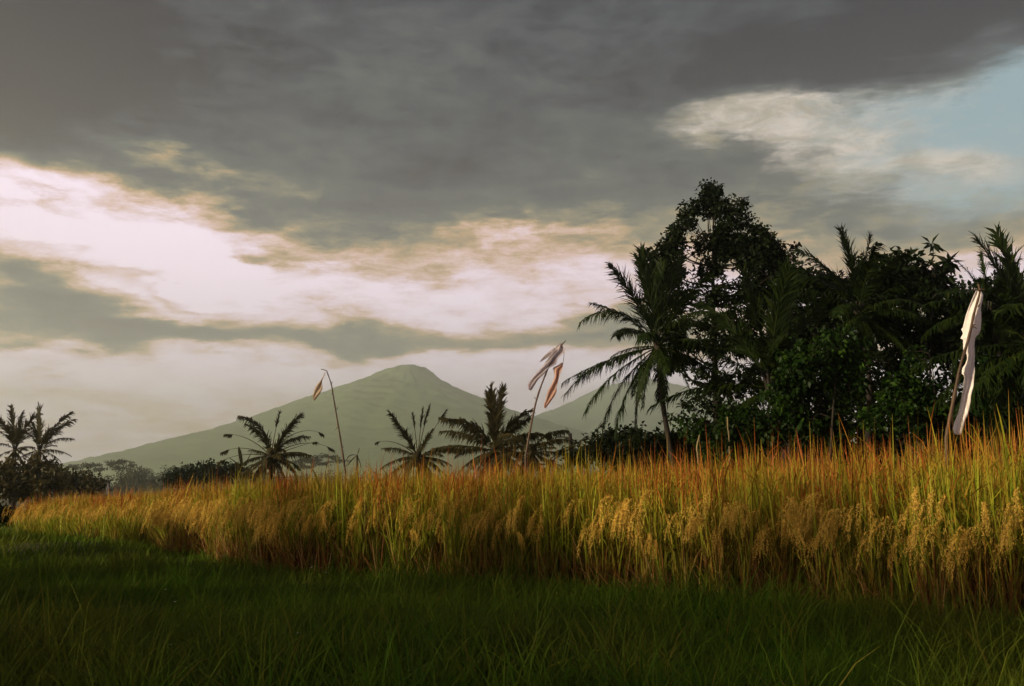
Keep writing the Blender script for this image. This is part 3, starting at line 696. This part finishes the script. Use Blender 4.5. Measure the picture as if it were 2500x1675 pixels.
# --- banana plants and the withered stump
def banana(name, label, base_px, top_px, Y, lv, mat, stem_r=.07, cat='banana plant'):
    base = at(base_px, HZ, Y); base[2] = gz(base) - .05
    top = at(*top_px, Y) - base
    root = thing(name, label, cat, base)
    tube(MB(), smooth_path([np.zeros(3), top * .5 + np.array([.03, 0, 0]), top], 8), stem_r * np.linspace(1.2, .6, 8), 9).build('stem', M['bark'], root, True)
    for az_, e0, dr, L, w in lv:
        k = 12; s = np.linspace(0, 1, k); e = R(e0) - R(dr) * s ** 1.5
        hd = np.array([math.sin(R(az_)), math.cos(R(az_)), 0]); sd = np.array([math.cos(R(az_)), -math.sin(R(az_)), 0])
        stp = np.cos(e)[:, None] * hd + np.sin(e)[:, None] * np.array([0, 0, 1.0])
        P = np.concatenate([[np.zeros(3)], np.cumsum((stp[1:] + stp[:-1]) / 2 * L / (k - 1), 0)])
        Nn = np.cross(sd[None], stp); Nn *= np.sign(Nn[:, 2:3] + 1e-6)
        wd = w * np.sin(math.pi * np.clip((s - .12) / .9, 0, 1)) ** .6 + .012
        m_ = MB(); jag = 1 + rng.uniform(-.16, .1, k)
        a = P + sd * (wd * jag)[:, None] - Nn * (wd * .35)[:, None]; c = P - sd * (wd * jag[::-1])[:, None] - Nn * (wd * .35)[:, None]
        v = np.stack([a, P, c], 1).reshape(-1, 3); i = np.arange(k - 1) * 3
        m_.add(v, np.concatenate([np.stack([i, i + 1, i + 4, i + 3], 1), np.stack([i + 1, i + 2, i + 5, i + 4], 1)]), rnd=np.repeat(rng.random(k), 3))
        o = m_.build('leaf', M[mat], root, True, top)
        tube(MB(), P - Nn * .008, .02 * (1 - .8 * s), 5).build('midrib', M['bark'], o, True)
    return root
banana('banana_plant', 'young banana plant with pale upright leaves beside the tufted palm', 594, (592, 1150), 72, [(-60, 84, 20, 1.8, .18), (80, 74, 20, 1.5, .16), (-95, 60, 40, 1.4, .15), (88, 50, 60, 1.2, .15)], 'palm_far')
banana('banana_plant', 'withered plant with one folded leaf near the left pole', 872, (872, 1112), 62, [(-90, 20, 120, .9, .12), (90, -60, 30, .9, .12), (-80, -30, 40, .9, .10), (70, 80, 10, .5, .10)], 'palm_far', .1)
banana('withered_stump', 'withered palm stump with a dead leaf folded over its top', 1398, (1392, 1058), 58, [(-90, 60, 150, .7, .12), (60, -70, 20, 1.2, .12), (90, -80, 10, 1.4, .14), (-80, 70, 60, .5, .06)], 'palm_far', .16, 'palm stump')
banana('banana_plant', 'small banana plant with light green leaves at the foot of the thicket', 1925, (1925, 1090), 29, [(70, 62, 12, 1.0, .10), (-80, 66, 30, .8, .10), (100, 40, 40, .8, .10), (-95, 30, 50, .7, .10), (180, 60, 50, .7, .10)], 'leaf_green', .05)
for (bx, by, tx, ty, Y, lab) in [(1778, 1075, 1776, 1018, 33, 'pale bamboo stake upright under the tallest tree'), (1702, 1125, 1708, 1062, 33, 'pale crooked stake low beside the leaning palm')]:
    b = at(bx, by, Y); b0 = b.copy(); b0[2] = gz(b) - .05; t_ = at(tx, ty, Y)
    pts = smooth_path([np.zeros(3), (b - b0) + np.array([.03, 0, 0]), (b + t_) / 2 - b0 + np.array([-.05 if 'crooked' in lab else .0, 0, 0]), t_ - b0], 12)
    o = tube(MB(), pts, .028 * np.linspace(1.1, .8, 12) * (1 + .12 * (np.arange(12) % 3 == 0)), 8).build('bamboo_stake', M['pale_wood'], None, True, b0)
    tag(o, lab, 'stake')

# --- far trees
def far_tree(kind, px, py_top, w, h, Y, label, group=None):
    b = [(px, py_top + h * .45, w * .5, h * .45)] if kind == 'round' else []
    if kind == 'umbrella':
        b = [(px - w * .28, py_top + 9, w * .26, 6), (px + w * .08, py_top + 4, w * .32, 5), (px + w * .34, py_top + 13, w * .22, 5), (px, py_top + 20, w * .28, 4)]
    if kind == 'round':
        b += [(px - w * .25, py_top + h * .65, w * .35, h * .35), (px + w * .27, py_top + h * .6, w * .32, h * .35)]
    return broad_tree('umbrella_tree' if kind == 'umbrella' else 'wood_tree', label, px, Y, b, leaf=1.2, n_clump=50 if kind == 'umbrella' else 70, per=18, clump_r=2.1, trunk_r=.45, mat='leaf_far', group=group, flat=.45 if kind == 'umbrella' else 1,
                      gap=-1 if kind == 'umbrella' else .12, limbs_per=1)
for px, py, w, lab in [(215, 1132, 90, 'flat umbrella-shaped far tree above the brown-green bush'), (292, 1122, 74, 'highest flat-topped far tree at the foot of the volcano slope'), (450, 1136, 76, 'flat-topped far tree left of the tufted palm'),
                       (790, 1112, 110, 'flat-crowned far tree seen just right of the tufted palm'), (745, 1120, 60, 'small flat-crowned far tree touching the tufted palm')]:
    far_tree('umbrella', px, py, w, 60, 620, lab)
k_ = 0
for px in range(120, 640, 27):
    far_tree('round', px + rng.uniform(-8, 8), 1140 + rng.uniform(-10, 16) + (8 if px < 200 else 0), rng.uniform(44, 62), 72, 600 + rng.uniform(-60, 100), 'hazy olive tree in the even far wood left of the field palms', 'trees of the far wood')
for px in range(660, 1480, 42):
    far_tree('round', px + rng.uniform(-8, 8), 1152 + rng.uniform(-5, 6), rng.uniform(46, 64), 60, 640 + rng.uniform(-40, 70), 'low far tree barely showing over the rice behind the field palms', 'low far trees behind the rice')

# ------------------------------------------------------------------ poles and flags
def cloth(name, outline_l, outline_r, Y, mat, parent, origin, amp=.05, waves=3.0, n=26, w=9):
    """a hanging cloth between two ragged edges given from top to bottom, with folds and thickness"""
    Lp = np.array([at(*p, Y) for p in outline_l]) - origin; Rp = np.array([at(*p, Y) for p in outline_r]) - origin
    def res(P):
        d = np.concatenate([[0], np.cumsum(np.linalg.norm(np.diff(P, axis=0), axis=1))]); u = np.linspace(0, d[-1], n)
        return np.stack([np.interp(u, d, P[:, i]) for i in range(3)], 1)
    Lr, Rr = res(Lp), res(Rp)
    f = np.linspace(0, 1, w)
    V = Lr[:, None] * (1 - f[None, :, None]) + Rr[:, None] * f[None, :, None]
    ss = np.linspace(0, 1, n)[:, None]
    V[..., 1] += amp * np.sin(f[None] * math.pi * waves + ss * 5) + amp * .6 * np.sin(ss * 11 + f[None] * 3)
    V = V + rng.normal(size=V.shape) * amp * .03
    i = (np.arange(n - 1)[:, None] * w + np.arange(w - 1)[None])
    o = MB().add(V, np.stack([i, i + 1, i + 1 + w, i + w], -1).reshape(-1, 4)).build(name, M[mat], parent, True)
    so = o.modifiers.new('thickness', 'SOLIDIFY'); so.thickness = .004
    return o

def pole_path(pts, Y, origin, n=22): return smooth_path([at(*p, Y) - origin for p in pts], n)
def bamboo_pole(parent, P, r0, r1, name='pole'):
    k = len(P)
    rr = np.linspace(r0, r1, k) * (1 + .18 * (np.arange(k) % 3 == 0))
    return tube(MB(), P, rr, 8).build(name, M['bamboo'], parent, True)

def z2(x, y): return (500 + x / 3.92, 800 + y / 3.92)
def z3(x, y): return (930 + x / 3.92, 800 + y / 3.92)
def z5(x, y): return (1900 + x / 2.6133, 550 + y / 2.6133)

# left pole with an ochre pennant
Yp = 36; bs = at(842, 1160, Yp); bs[2] = gz(bs)
rt = thing('flag_pole', 'thin bent bamboo pole with one small ochre pennant before the volcano', 'flag pole', bs)
po = bamboo_pole(rt, np.concatenate([[np.zeros(3)], pole_path([z2(*p) for p in [(1345, 1380), (1300, 1080), (1275, 930), (1230, 660), (1210, 540), (1165, 410)]], Yp, bs)]), .035, .016)
tube(MB(), pole_path([z2(1112, 398), z2(1140, 404), z2(1168, 414)], Yp, bs, 6), .014, 6).build('crossbar', M['bamboo'], rt, True)
for a, b in [((1208, 540), (1222, 515)), ((1262, 785), (1275, 755)), ((1278, 945), (1240, 985)), ((1280, 950), (1262, 930)), ((1312, 1150), (1330, 1135)), ((1220, 640), (1210, 630))]:
    tube(MB(), pole_path([z2(*a), z2((a[0] + b[0]) / 2 + 2, (a[1] + b[1]) / 2), z2(*b)], Yp, bs, 5), [.014, .012, .010, .008, .005], 5).build('twig', M['bamboo'], po)
cloth('pennant', [z2(*p) for p in [(1146, 426), (1128, 470), (1105, 510), (1070, 548), (1045, 600), (1036, 650), (1034, 672), (1042, 694)]], [z2(*p) for p in [(1154, 428), (1142, 470), (1122, 515), (1125, 560), (1126, 585), (1100, 635), (1072, 668), (1048, 698)]], Yp, 'cloth_ochre', rt, bs, .03)

# pole with two flags
Yp = 30; bs = at(1284, 1150, Yp); bs[2] = gz(bs)
rt = thing('flag_pole', 'leaning bamboo pole with a torn grey flag and a rust red pennant', 'flag pole', bs)
po = bamboo_pole(rt, np.concatenate([[np.zeros(3)], pole_path([z3(*p) for p in [(1385, 1240), (1430, 970), (1490, 690), (1570, 460), (1640, 310), (1735, 165), (1768, 125)]], Yp, bs)]), .035, .010)
for a, b in [((1490, 690), (1466, 665)), ((1490, 680), (1500, 655)), ((1568, 470), (1580, 455)), ((1740, 160), (1735, 142)), ((1425, 1000), (1440, 985))]:
    tube(MB(), pole_path([z3(*a), z3((a[0] + b[0]) / 2 + 2, (a[1] + b[1]) / 2), z3(*b)], Yp, bs, 5), [.014, .012, .010, .008, .005], 5).build('twig', M['bamboo'], po)
cloth('flag', [z3(*p) for p in [(1712, 150), (1672, 185), (1640, 225), (1600, 300), (1560, 350), (1530, 390), (1450, 480), (1402, 548), (1408, 590)]], [z3(*p) for p in [(1728, 150), (1760, 205), (1756, 240), (1690, 298), (1676, 350), (1612, 382), (1560, 442), (1500, 500), (1438, 602)]], Yp, 'cloth_grey', rt, bs, .05)
cloth('flag', [z3(*p) for p in [(1660, 190), (1610, 225), (1570, 260), (1517, 326)]], [z3(*p) for p in [(1668, 215), (1640, 255), (1600, 285), (1522, 328)]], Yp - .06, 'cloth_grey', rt, bs, .02, n=12, w=5)
tube(MB(), pole_path([z3(1754, 236), z3(1750, 280), z3(1743, 338)], Yp, bs, 6), .008, 5).build('string', M['rope'], rt)
cloth('pennant', [z3(*p) for p in [(1725, 338), (1690, 362), (1645, 380), (1662, 440), (1664, 470), (1630, 550), (1600, 600), (1582, 680), (1558, 740), (1562, 768)]], [z3(*p) for p in [(1744, 336), (1742, 380), (1722, 425), (1708, 460), (1690, 540), (1674, 565), (1684, 605), (1660, 655), (1606, 730), (1574, 772)]], Yp + .05, 'cloth_rust', rt, bs, .04)

# the white banner
Yp = 10.5; bs = at(2304, 1120, Yp); bs[2] = gz(bs)
rt = thing('banner_pole', 'tall leaning bamboo pole with a long ragged white banner by the right thicket', 'banner', bs)
po = bamboo_pole(rt, np.concatenate([[np.zeros(3)], pole_path([z5(*p) for p in [(1072, 1360), (1090, 1260), (1125, 1080), (1165, 890), (1215, 720), (1250, 560), (1285, 430), (1275, 375)]], Yp, bs, 30)]), .022, .010)
for a, b in [((1290, 420), (1238, 412)), ((1285, 410), (1325, 412)), ((1250, 565), (1240, 568)), ((1275, 520), (1290, 500)), ((1240, 640), (1262, 632)), ((1240, 645), (1268, 660)), ((1150, 950), (1160, 935))]:
    tube(MB(), pole_path([z5(*a), z5((a[0] + b[0]) / 2, (a[1] + b[1]) / 2 - 2), z5(*b)], Yp - .02, bs, 5), [.008, .007, .006, .005, .003], 5).build('twig', M['bamboo'], po)
cloth('banner_cloth', [z5(*p) for p in [(1262, 415), (1240, 470), (1215, 540), (1200, 590), (1184, 650), (1174, 662), (1186, 690), (1166, 722), (1184, 728), (1182, 790), (1188, 805), (1204, 822), (1208, 850), (1196, 885), (1176, 915), (1172, 945), (1192, 962), (1182, 1040), (1162, 1130), (1142, 1200), (1112, 1265), (1104, 1305), (1116, 1332)]],
      [z5(*p) for p in [(1292, 415), (1310, 440), (1308, 465), (1294, 520), (1298, 600), (1294, 670), (1280, 700), (1264, 708), (1258, 760), (1260, 830), (1254, 880), (1254, 930), (1244, 985), (1238, 1035), (1222, 1080), (1218, 1130), (1206, 1195), (1184, 1250), (1178, 1300), (1162, 1338)]], Yp + .06, 'cloth_white', rt, bs, .022, waves=2.2, n=60, w=11)

# far small banner
Yp = 95; bs = at(262, 1216, Yp); bs[2] = gz(bs)
rt = thing('banner_pole', 'tiny distant white banner standing before the far wood', 'banner', bs)
bamboo_pole(rt, np.concatenate([[np.zeros(3)], pole_path([(262, 1216), (263, 1195), (264, 1176)], Yp, bs, 8)]), .03, .015)
cloth('banner_cloth', [(263, 1179), (260, 1190), (259, 1200), (258, 1208)], [(264, 1179), (266, 1190), (266, 1200), (266, 1208)], Yp - .05, 'cloth_white', rt, bs, .04)

# ------------------------------------------------------------------ rice
def rice_blades(mb, B, hts, az_, lean, curl, wid, k=6, z0=None):
    """blades from base points: lean at the foot, curl towards the tip"""
    n = len(B)
    s = np.linspace(0, 1, k)[None]
    th = (lean[:, None] + curl[:, None] * s ** 2.2)
    dz, dr = np.cos(th), np.sin(th)
    z = np.concatenate([np.zeros((n, 1)), np.cumsum((dz[:, 1:] + dz[:, :-1]) / 2, 1)], 1) / (k - 1) * hts[:, None]
    r = np.concatenate([np.zeros((n, 1)), np.cumsum((dr[:, 1:] + dr[:, :-1]) / 2, 1)], 1) / (k - 1) * hts[:, None]
    P = np.stack([B[:, None, 0] + r * np.cos(az_)[:, None], B[:, None, 1] + r * np.sin(az_)[:, None], B[:, None, 2] + z], -1)
    tw = az_ + math.pi / 2 + rng.normal(size=n) * .6
    S = np.stack([np.cos(tw), np.sin(tw), np.zeros(n)], 1)
    prof_ = np.interp(np.linspace(0, 1, k), [0, .25, .65, 1], [.55, 1.0, .85, .06])
    hz_ = z / RH
    if z0 is not None:
        P[..., 2] += z0[:, None]; hz_ = (z + z0[:, None]) / RH
    ribbons(mb, P, wid[:, None] * prof_[None], S, t=np.clip(hz_ / np.maximum(hz_.max(1, keepdims=True), .95), 0, 1))

def clump(mb, B, nb, k=6, wmul=1.0, hmul=None):
    n = len(B) * nb
    Bb = np.repeat(B, nb, 0) + np.concatenate([rng.normal(size=(n, 2)) * .035, np.zeros((n, 1))], 1)
    typ = rng.random(n)
    h_ = np.where(typ < .32, rng.uniform(.90, 1.10, n), np.where(typ < .8, rng.uniform(.62, .98, n), rng.uniform(.4, .75, n)))
    h_ = np.where(typ > .975, rng.uniform(1.1, 1.24, n), h_) * (np.repeat(rice_h(B[:, 0], B[:, 1]), nb) if hmul is None else hmul)
    lean = np.where(typ < .32, np.abs(rng.normal(0, .12, n)), np.abs(rng.normal(0, .28, n)))
    curl = np.where(typ < .32, rng.normal(.10, .12, n), np.where(typ < .8, rng.uniform(.1, 2.2, n), rng.uniform(.3, 2.6, n)))
    lean = np.where(typ > .975, np.abs(rng.normal(0, .06, n)), lean); curl = np.where(typ > .975, rng.normal(.02, .05, n), curl)
    rice_blades(mb, Bb, h_, rng.uniform(0, 2 * math.pi, n), lean, curl, rng.uniform(.0030, .0085, n) * wmul, k)
    if k < 5: return
    nb2 = int(nb * .8); n = len(B) * nb2
    hm = np.repeat(rice_h(B[:, 0], B[:, 1]), nb2) if hmul is None else np.full(n, hmul)
    Bb = np.repeat(B, nb2, 0) + np.concatenate([rng.normal(size=(n, 2)) * .06, np.zeros((n, 1))], 1)
    rice_blades(mb, Bb, rng.uniform(.16, .42, n) * hm, rng.uniform(0, 2 * math.pi, n), rng.uniform(.15, 1.3, n), rng.uniform(-.2, 2.2, n), rng.uniform(.003, .0075, n) * wmul, 5, rng.uniform(.22, .85, n) * hm)

def panicle_mesh(mb, base, az_, h_, ln, lod=1.0, rr=None):
    """an arching stalk whose head of grain hangs over at the end"""
    r_ = rng if rr is None else rr
    s = np.linspace(0, 1, 12)
    th = .08 + .30 * s + 2.45 * np.clip((s - .70) / .30, 0, 1) ** .8 * r_.uniform(.8, 1.05)
    seg = np.where(s < .70, (h_) / 8.2, ln * .30)
    dz, dr = np.cos(th) * seg, np.sin(th) * seg
    z, r = np.cumsum(dz) - dz[0], np.cumsum(dr) - dr[0]
    hd = np.array([math.cos(az_), math.sin(az_), 0])
    P = base + r[:, None] * hd + z[:, None] * np.array([0, 0, 1.0])
    sd = np.array([-hd[1], hd[0], 0])
    w = np.linspace(.0030, .0012, 12)
    ribbons(mb, P[None], w[None], sd[None], rnd=np.array([.15]))
    ribbons(mb, P[None], w[None], norm(np.cross(sd, np.array([0, .2, 1.0])))[None], rnd=np.array([.15]))
    nbr = int(6 * lod) + 2; ngr = int(40 * lod) + 3
    for b in range(nbr):
        f = .74 + .26 * b / max(1, nbr - 1)
        o = np.array([np.interp(f, s, P[:, i]) for i in range(3)])
        d0 = norm(hd * r_.uniform(.5, 1.0) + sd * r_.normal(0, .22) + np.array([0, 0, r_.uniform(-.1, .3)]))
        L = ln * r_.uniform(.45, 1.05)
        u = np.linspace(.08, 1, ngr)
        C = o + d0 * (u ** .62 * L * .52)[:, None] + np.array([0, 0, -1.0]) * (u ** 1.9 * L * .85)[:, None]
        C = C + r_.normal(size=C.shape) * .0015
        T = norm(np.gradient(C, axis=0) + r_.normal(size=C.shape) * .004)
        ls = .0095 / math.sqrt(lod)
        leaves(mb, C, T + r_.normal(size=C.shape) * .07, r_.normal(size=C.shape), ls * 1.75, ls * .25, rnd=np.clip(r_.normal(.5, .12) + r_.normal(0, .10, ngr), 0, 1), fold=.35)

# plant variants for the front row
rng = np.random.default_rng(15)
leaf_var, pan_var = [], []
for i in range(9):
    mbv = MB(); clump(mbv, np.zeros((1, 3)), 28, hmul=1.0); leaf_var.append(mbv.mesh('rice_leaves'))
    leaf_var[-1].materials.append(M['rice'])
for i in range(14):
    mbv = MB(); panicle_mesh(mbv, np.zeros(3), 0.0, rng.uniform(.55, 1.02), rng.uniform(.17, .31)); pan_var.append(mbv.mesh('rice_panicle'))
    pan_var[-1].materials.append(M['panicle'])
nplant = 0
x = -5.4
while x < 4.3:
    for row in range(2):
        px_ = x + rng.uniform(-.05, .05) + row * .07; py_ = float(edge_y(px_)) + .05 + row * .24 + rng.uniform(-.07, .07)
        p = np.array([px_, py_, float(ground(px_, py_)) - .02])
        root = thing('rice_plant', 'ripe rice plant with drooping golden heads in the front rows of the field', 'rice plant', p, 'rice plants along the front edge of the field')
        root.rotation_euler.z = rng.uniform(0, 6.28); paz = R(-160) + rng.normal() * .65
        root.scale = (1, 1, rng.uniform(.95, 1.05) * float(rice_h(px_, py_)))
        link('leaves', leaf_var[nplant % 9], None, root)
        nh = int(rng.integers(2, 7)) if rng.random() < (.62, .92)[row] else 0
        root['label'] = ('ripe rice plant of red-tipped blades without heads in the front rows of the field', 'ripe rice plant with a few drooping golden heads in the front rows of the field', 'ripe rice plant with a thick bunch of drooping golden heads in the front rows')[(nh > 0) + (nh > 3)]
        if nh:
            for j in range(nh):
                o = link('panicle', pan_var[rng.integers(14)], None, root, (rng.normal() * .03, rng.normal() * .03, 0))
                o.rotation_euler.z = paz + rng.normal() * .55 - root.rotation_euler.z
                sc_ = rng.uniform(.88, 1.06); o.scale = (sc_, sc_, sc_ / root.scale[2] * (.5 + .5 * root.scale[2]))
        nplant += 1
    x += .155 if x > -1 else .21

def field_pts(spx, t0, t1, x0, x1):
    nx_ = int((x1 - x0) / spx); ny_ = int((t1 - t0) / spx)
    xx, tt = np.meshgrid(np.linspace(x0, x1, nx_), np.linspace(t0, t1, ny_))
    xx = xx.ravel() + rng.uniform(-.4, .4, xx.size) * spx; tt = tt.ravel() + rng.uniform(-.4, .4, tt.size) * spx
    yy = edge_y(xx) + np.maximum(tt, .04)
    ok = (xx > left_x(yy) + rng.normal(size=xx.size) * .12) & (yy < BACK + rng.normal(size=xx.size) * .5) & (np.abs(xx) < yy * .56 + 2.5)
    xx, yy = xx[ok], yy[ok]
    return np.stack([xx, yy, ground(xx, yy) - .02], 1)
fb = MB()
A_ = field_pts(.20, .50, 2.3, -5.4, 7.0); clump(fb, A_, 20, 5)
A2 = field_pts(.21, .0, 2.4, -13.5, -5.4); clump(fb, A2, 22, 5, 1.5)
B_ = field_pts(.30, 2.3, 6.5, -20, 9.0); clump(fb, B_, 18, 4, 1.6)
C_ = field_pts(.50, 6.5, 40, -24, 24); clump(fb, C_, 12, 4, 3.0)
tag(fb.build('rice_field', M['rice']), 'dense ripening rice, red-tipped over yellow green, across the whole field', 'rice', kind='stuff')
fp = MB()
for p in np.concatenate([A_, A2, A2[rng.random(len(A2)) < .5]]):
    panicle_mesh(fp, p, R(-160) + rng.normal() * .8, rng.uniform(.70, 1.02), rng.uniform(.18, .30), .62)
for p in B_[rng.random(len(B_)) < .35]:
    panicle_mesh(fp, p, R(-160) + rng.normal() * .8, rng.uniform(.75, 1.0), rng.uniform(.26, .36), .4)
tag(fp.build('rice_heads', M['panicle']), 'golden drooping rice heads further back in the field', 'rice heads', kind='stuff')
# dry stalks leaning out at the foot of the rice
ds = MB()
n = 1500
xx = rng.uniform(-6, 5.5, n); yy = edge_y(xx) + rng.uniform(-.15, .25, n)
rice_blades(ds, np.stack([xx, yy, ground(xx, yy) - .02], 1), rng.uniform(.25, .75, n), R(-120) + rng.normal(size=n) * 1.0, rng.uniform(.2, 1.0, n), rng.uniform(-.3, 1.2, n), rng.uniform(.002, .0045, n), 5)
tag(ds.build('dry_stalks', M['dry']), 'dry reddish stalks leaning out along the foot of the rice', 'dry stalks', kind='stuff')

# ------------------------------------------------------------------ grass
gm = MB()
def grass_zone(n, y0, y1, hl, hh, wd, tall=0.0):
    yy = rng.uniform(y0 ** .5, y1 ** .5, n) ** 2; xx = rng.uniform(-1, 1, n) * (yy * .56 + 1.0)
    ok = (yy < edge_y(xx) + .25) | (xx < left_x(yy) + .3)
    xx, yy = xx[ok], yy[ok]; n = len(xx)
    pn = vnoise(xx, yy, .9, 5) * .6 + vnoise(xx, yy, .35, 6) * .4
    ok = rng.random(n) < .35 + pn
    xx, yy, pn = xx[ok], yy[ok], pn[ok]; n = len(xx)
    B = np.stack([xx, yy, ground(xx, yy) - .01], 1)
    h_ = rng.uniform(hl, hh, n) * (.45 + 1.0 * pn)
    if tall:
        m_ = rng.random(n) < tall; h_[m_] *= rng.uniform(1.6, 2.6, m_.sum())
    k = 4
    az_ = R(20) + rng.normal(size=n) * 1.5
    s = np.linspace(0, 1, k)[None]
    lean = np.abs(rng.normal(.15, .25, n)); curl = rng.uniform(.2, 1.5, n)
    th = lean[:, None] + curl[:, None] * s ** 1.6
    z = np.concatenate([np.zeros((n, 1)), np.cumsum(np.cos(th)[:, 1:], 1)], 1) / (k - 1) * h_[:, None]
    r = np.concatenate([np.zeros((n, 1)), np.cumsum(np.sin(th)[:, 1:], 1)], 1) / (k - 1) * h_[:, None]
    P = np.stack([B[:, None, 0] + r * np.cos(az_)[:, None], B[:, None, 1] + r * np.sin(az_)[:, None], B[:, None, 2] + z], -1)
    tw = rng.uniform(0, 6.28, n); S = np.stack([np.cos(tw), np.sin(tw), np.zeros(n)], 1)
    ribbons(gm, P, (rng.uniform(.6, 1.2, n) * wd)[:, None] * np.array([[.8, 1.0, .7, .08]]), S, rnd=np.clip(rng.normal(.35, .2, n) + .25 * (pn - .5), 0, 1))
grass_zone(120000, 3.6, 7.5, .10, .26, .0024, .04)
grass_zone(90000, 7.0, 12.5, .10, .24, .0034, .04)
grass_zone(60000, 12, 28, .12, .26, .006)
grass_zone(16000, 28, 60, .2, .4, .014)
def tufts(nt, y0, y1, nb):
    yy = rng.uniform(y0 ** .5, y1 ** .5, nt) ** 2; xx = rng.uniform(-1, 1, nt) * (yy * .56 + 1.0)
    ok = (yy < edge_y(xx) + .1) & (vnoise(xx, yy, 1.6, 11) > .42); xx, yy = xx[ok], yy[ok]; nt = len(xx)
    sz = np.repeat(rng.uniform(.6, 1.35, nt), nb); tint = np.repeat(rng.normal(.45, .22, nt), nb); n = nt * nb
    X_, Y_ = np.repeat(xx, nb) + rng.normal(size=n) * .05 * sz, np.repeat(yy, nb) + rng.normal(size=n) * .05 * sz
    k = 5; s = np.linspace(0, 1, k)[None]; h_ = rng.uniform(.16, .46, n) * sz
    lean = np.abs(rng.normal(.1, .3, n)); curl = rng.uniform(.2, 1.9, n); az_ = rng.uniform(0, 6.28, n)
    th = lean[:, None] + curl[:, None] * s ** 1.8
    z = np.concatenate([np.zeros((n, 1)), np.cumsum(np.cos(th)[:, 1:], 1)], 1) / (k - 1) * h_[:, None]
    r = np.concatenate([np.zeros((n, 1)), np.cumsum(np.sin(th)[:, 1:], 1)], 1) / (k - 1) * h_[:, None]
    P = np.stack([X_[:, None] + r * np.cos(az_)[:, None], Y_[:, None] + r * np.sin(az_)[:, None], (ground(X_, Y_) - .01)[:, None] + z], -1)
    tw = rng.uniform(0, 6.28, n); S = np.stack([np.cos(tw), np.sin(tw), np.zeros(n)], 1)
    ribbons(gm, P, (rng.uniform(.0018, .0048, n))[:, None] * np.array([[.7, 1.0, .9, .6, .08]]), S, rnd=np.clip(tint + rng.normal(size=n) * .12 + (rng.random(n) < .05) * .5, 0, 1))
tufts(1500, 3.8, 12, 26)
tag(gm.build('grass', M['grass']), 'dark green meadow grass in front of the rice', 'grass', kind='stuff')

# tiny pale flowers in the grass
for px, py in [(404, 1440), (467, 1391), (544, 1358), (427, 1470), (727, 1547), (417, 1575), (760, 1386), (796, 1398)]:
    d = ray(px, py); Yf = -CH * .84 / d[2] * d[1]
    p = at(px, py, Yf)
    root = thing('meadow_flower', 'tiny pale flower dotted in the dark meadow grass', 'flower', (p[0], p[1], gz(p)), 'pale flowers in the grass')
    zt = p[2] - gz(p)
    tube(MB(), np.array([[0, 0, 0], [.004, 0, zt * .5], [0, 0, zt]]), .0015, 4).build('stem', M['grass'], root)
    a = np.arange(5) * 2 * math.pi / 5
    dv = np.stack([np.cos(a), np.sin(a), np.full(5, .5)], 1)
    leaves(MB(), np.repeat([[0, 0, zt]], 5, 0), dv, np.repeat([[0, 0, 1.0]], 5, 0), .014, .006).build('bloom', M['petal'], root)

# ------------------------------------------------------------------ the air
hz = bpy.data.materials.new('haze'); hz.use_nodes = True
hn = hz.node_tree; hn.nodes.clear()
pv = hn.nodes.new('ShaderNodeVolumePrincipled')
pv.inputs['Color'].default_value = (.90, .98, .86, 1)
pv.inputs['Density'].default_value = .00028
pv.inputs['Anisotropy'].default_value = .8
ho = hn.nodes.new('ShaderNodeOutputMaterial'); hn.links.new(pv.outputs[0], ho.inputs['Volume'])
x0, x1, y0, y1, z0, z1 = -6000, 6000, -80, 7200, -14, 650
v = [(x0, y0, z0), (x1, y0, z0), (x1, y1, z0), (x0, y1, z0), (x0, y0, z1), (x1, y0, z1), (x1, y1, z1), (x0, y1, z1)]
tag(MB().add(v, [(3, 2, 1, 0), (4, 5, 6, 7), (0, 1, 5, 4), (1, 2, 6, 5), (2, 3, 7, 6), (3, 0, 4, 7)]).build('haze', hz), 'pale evening haze over the whole valley', kind='stuff')
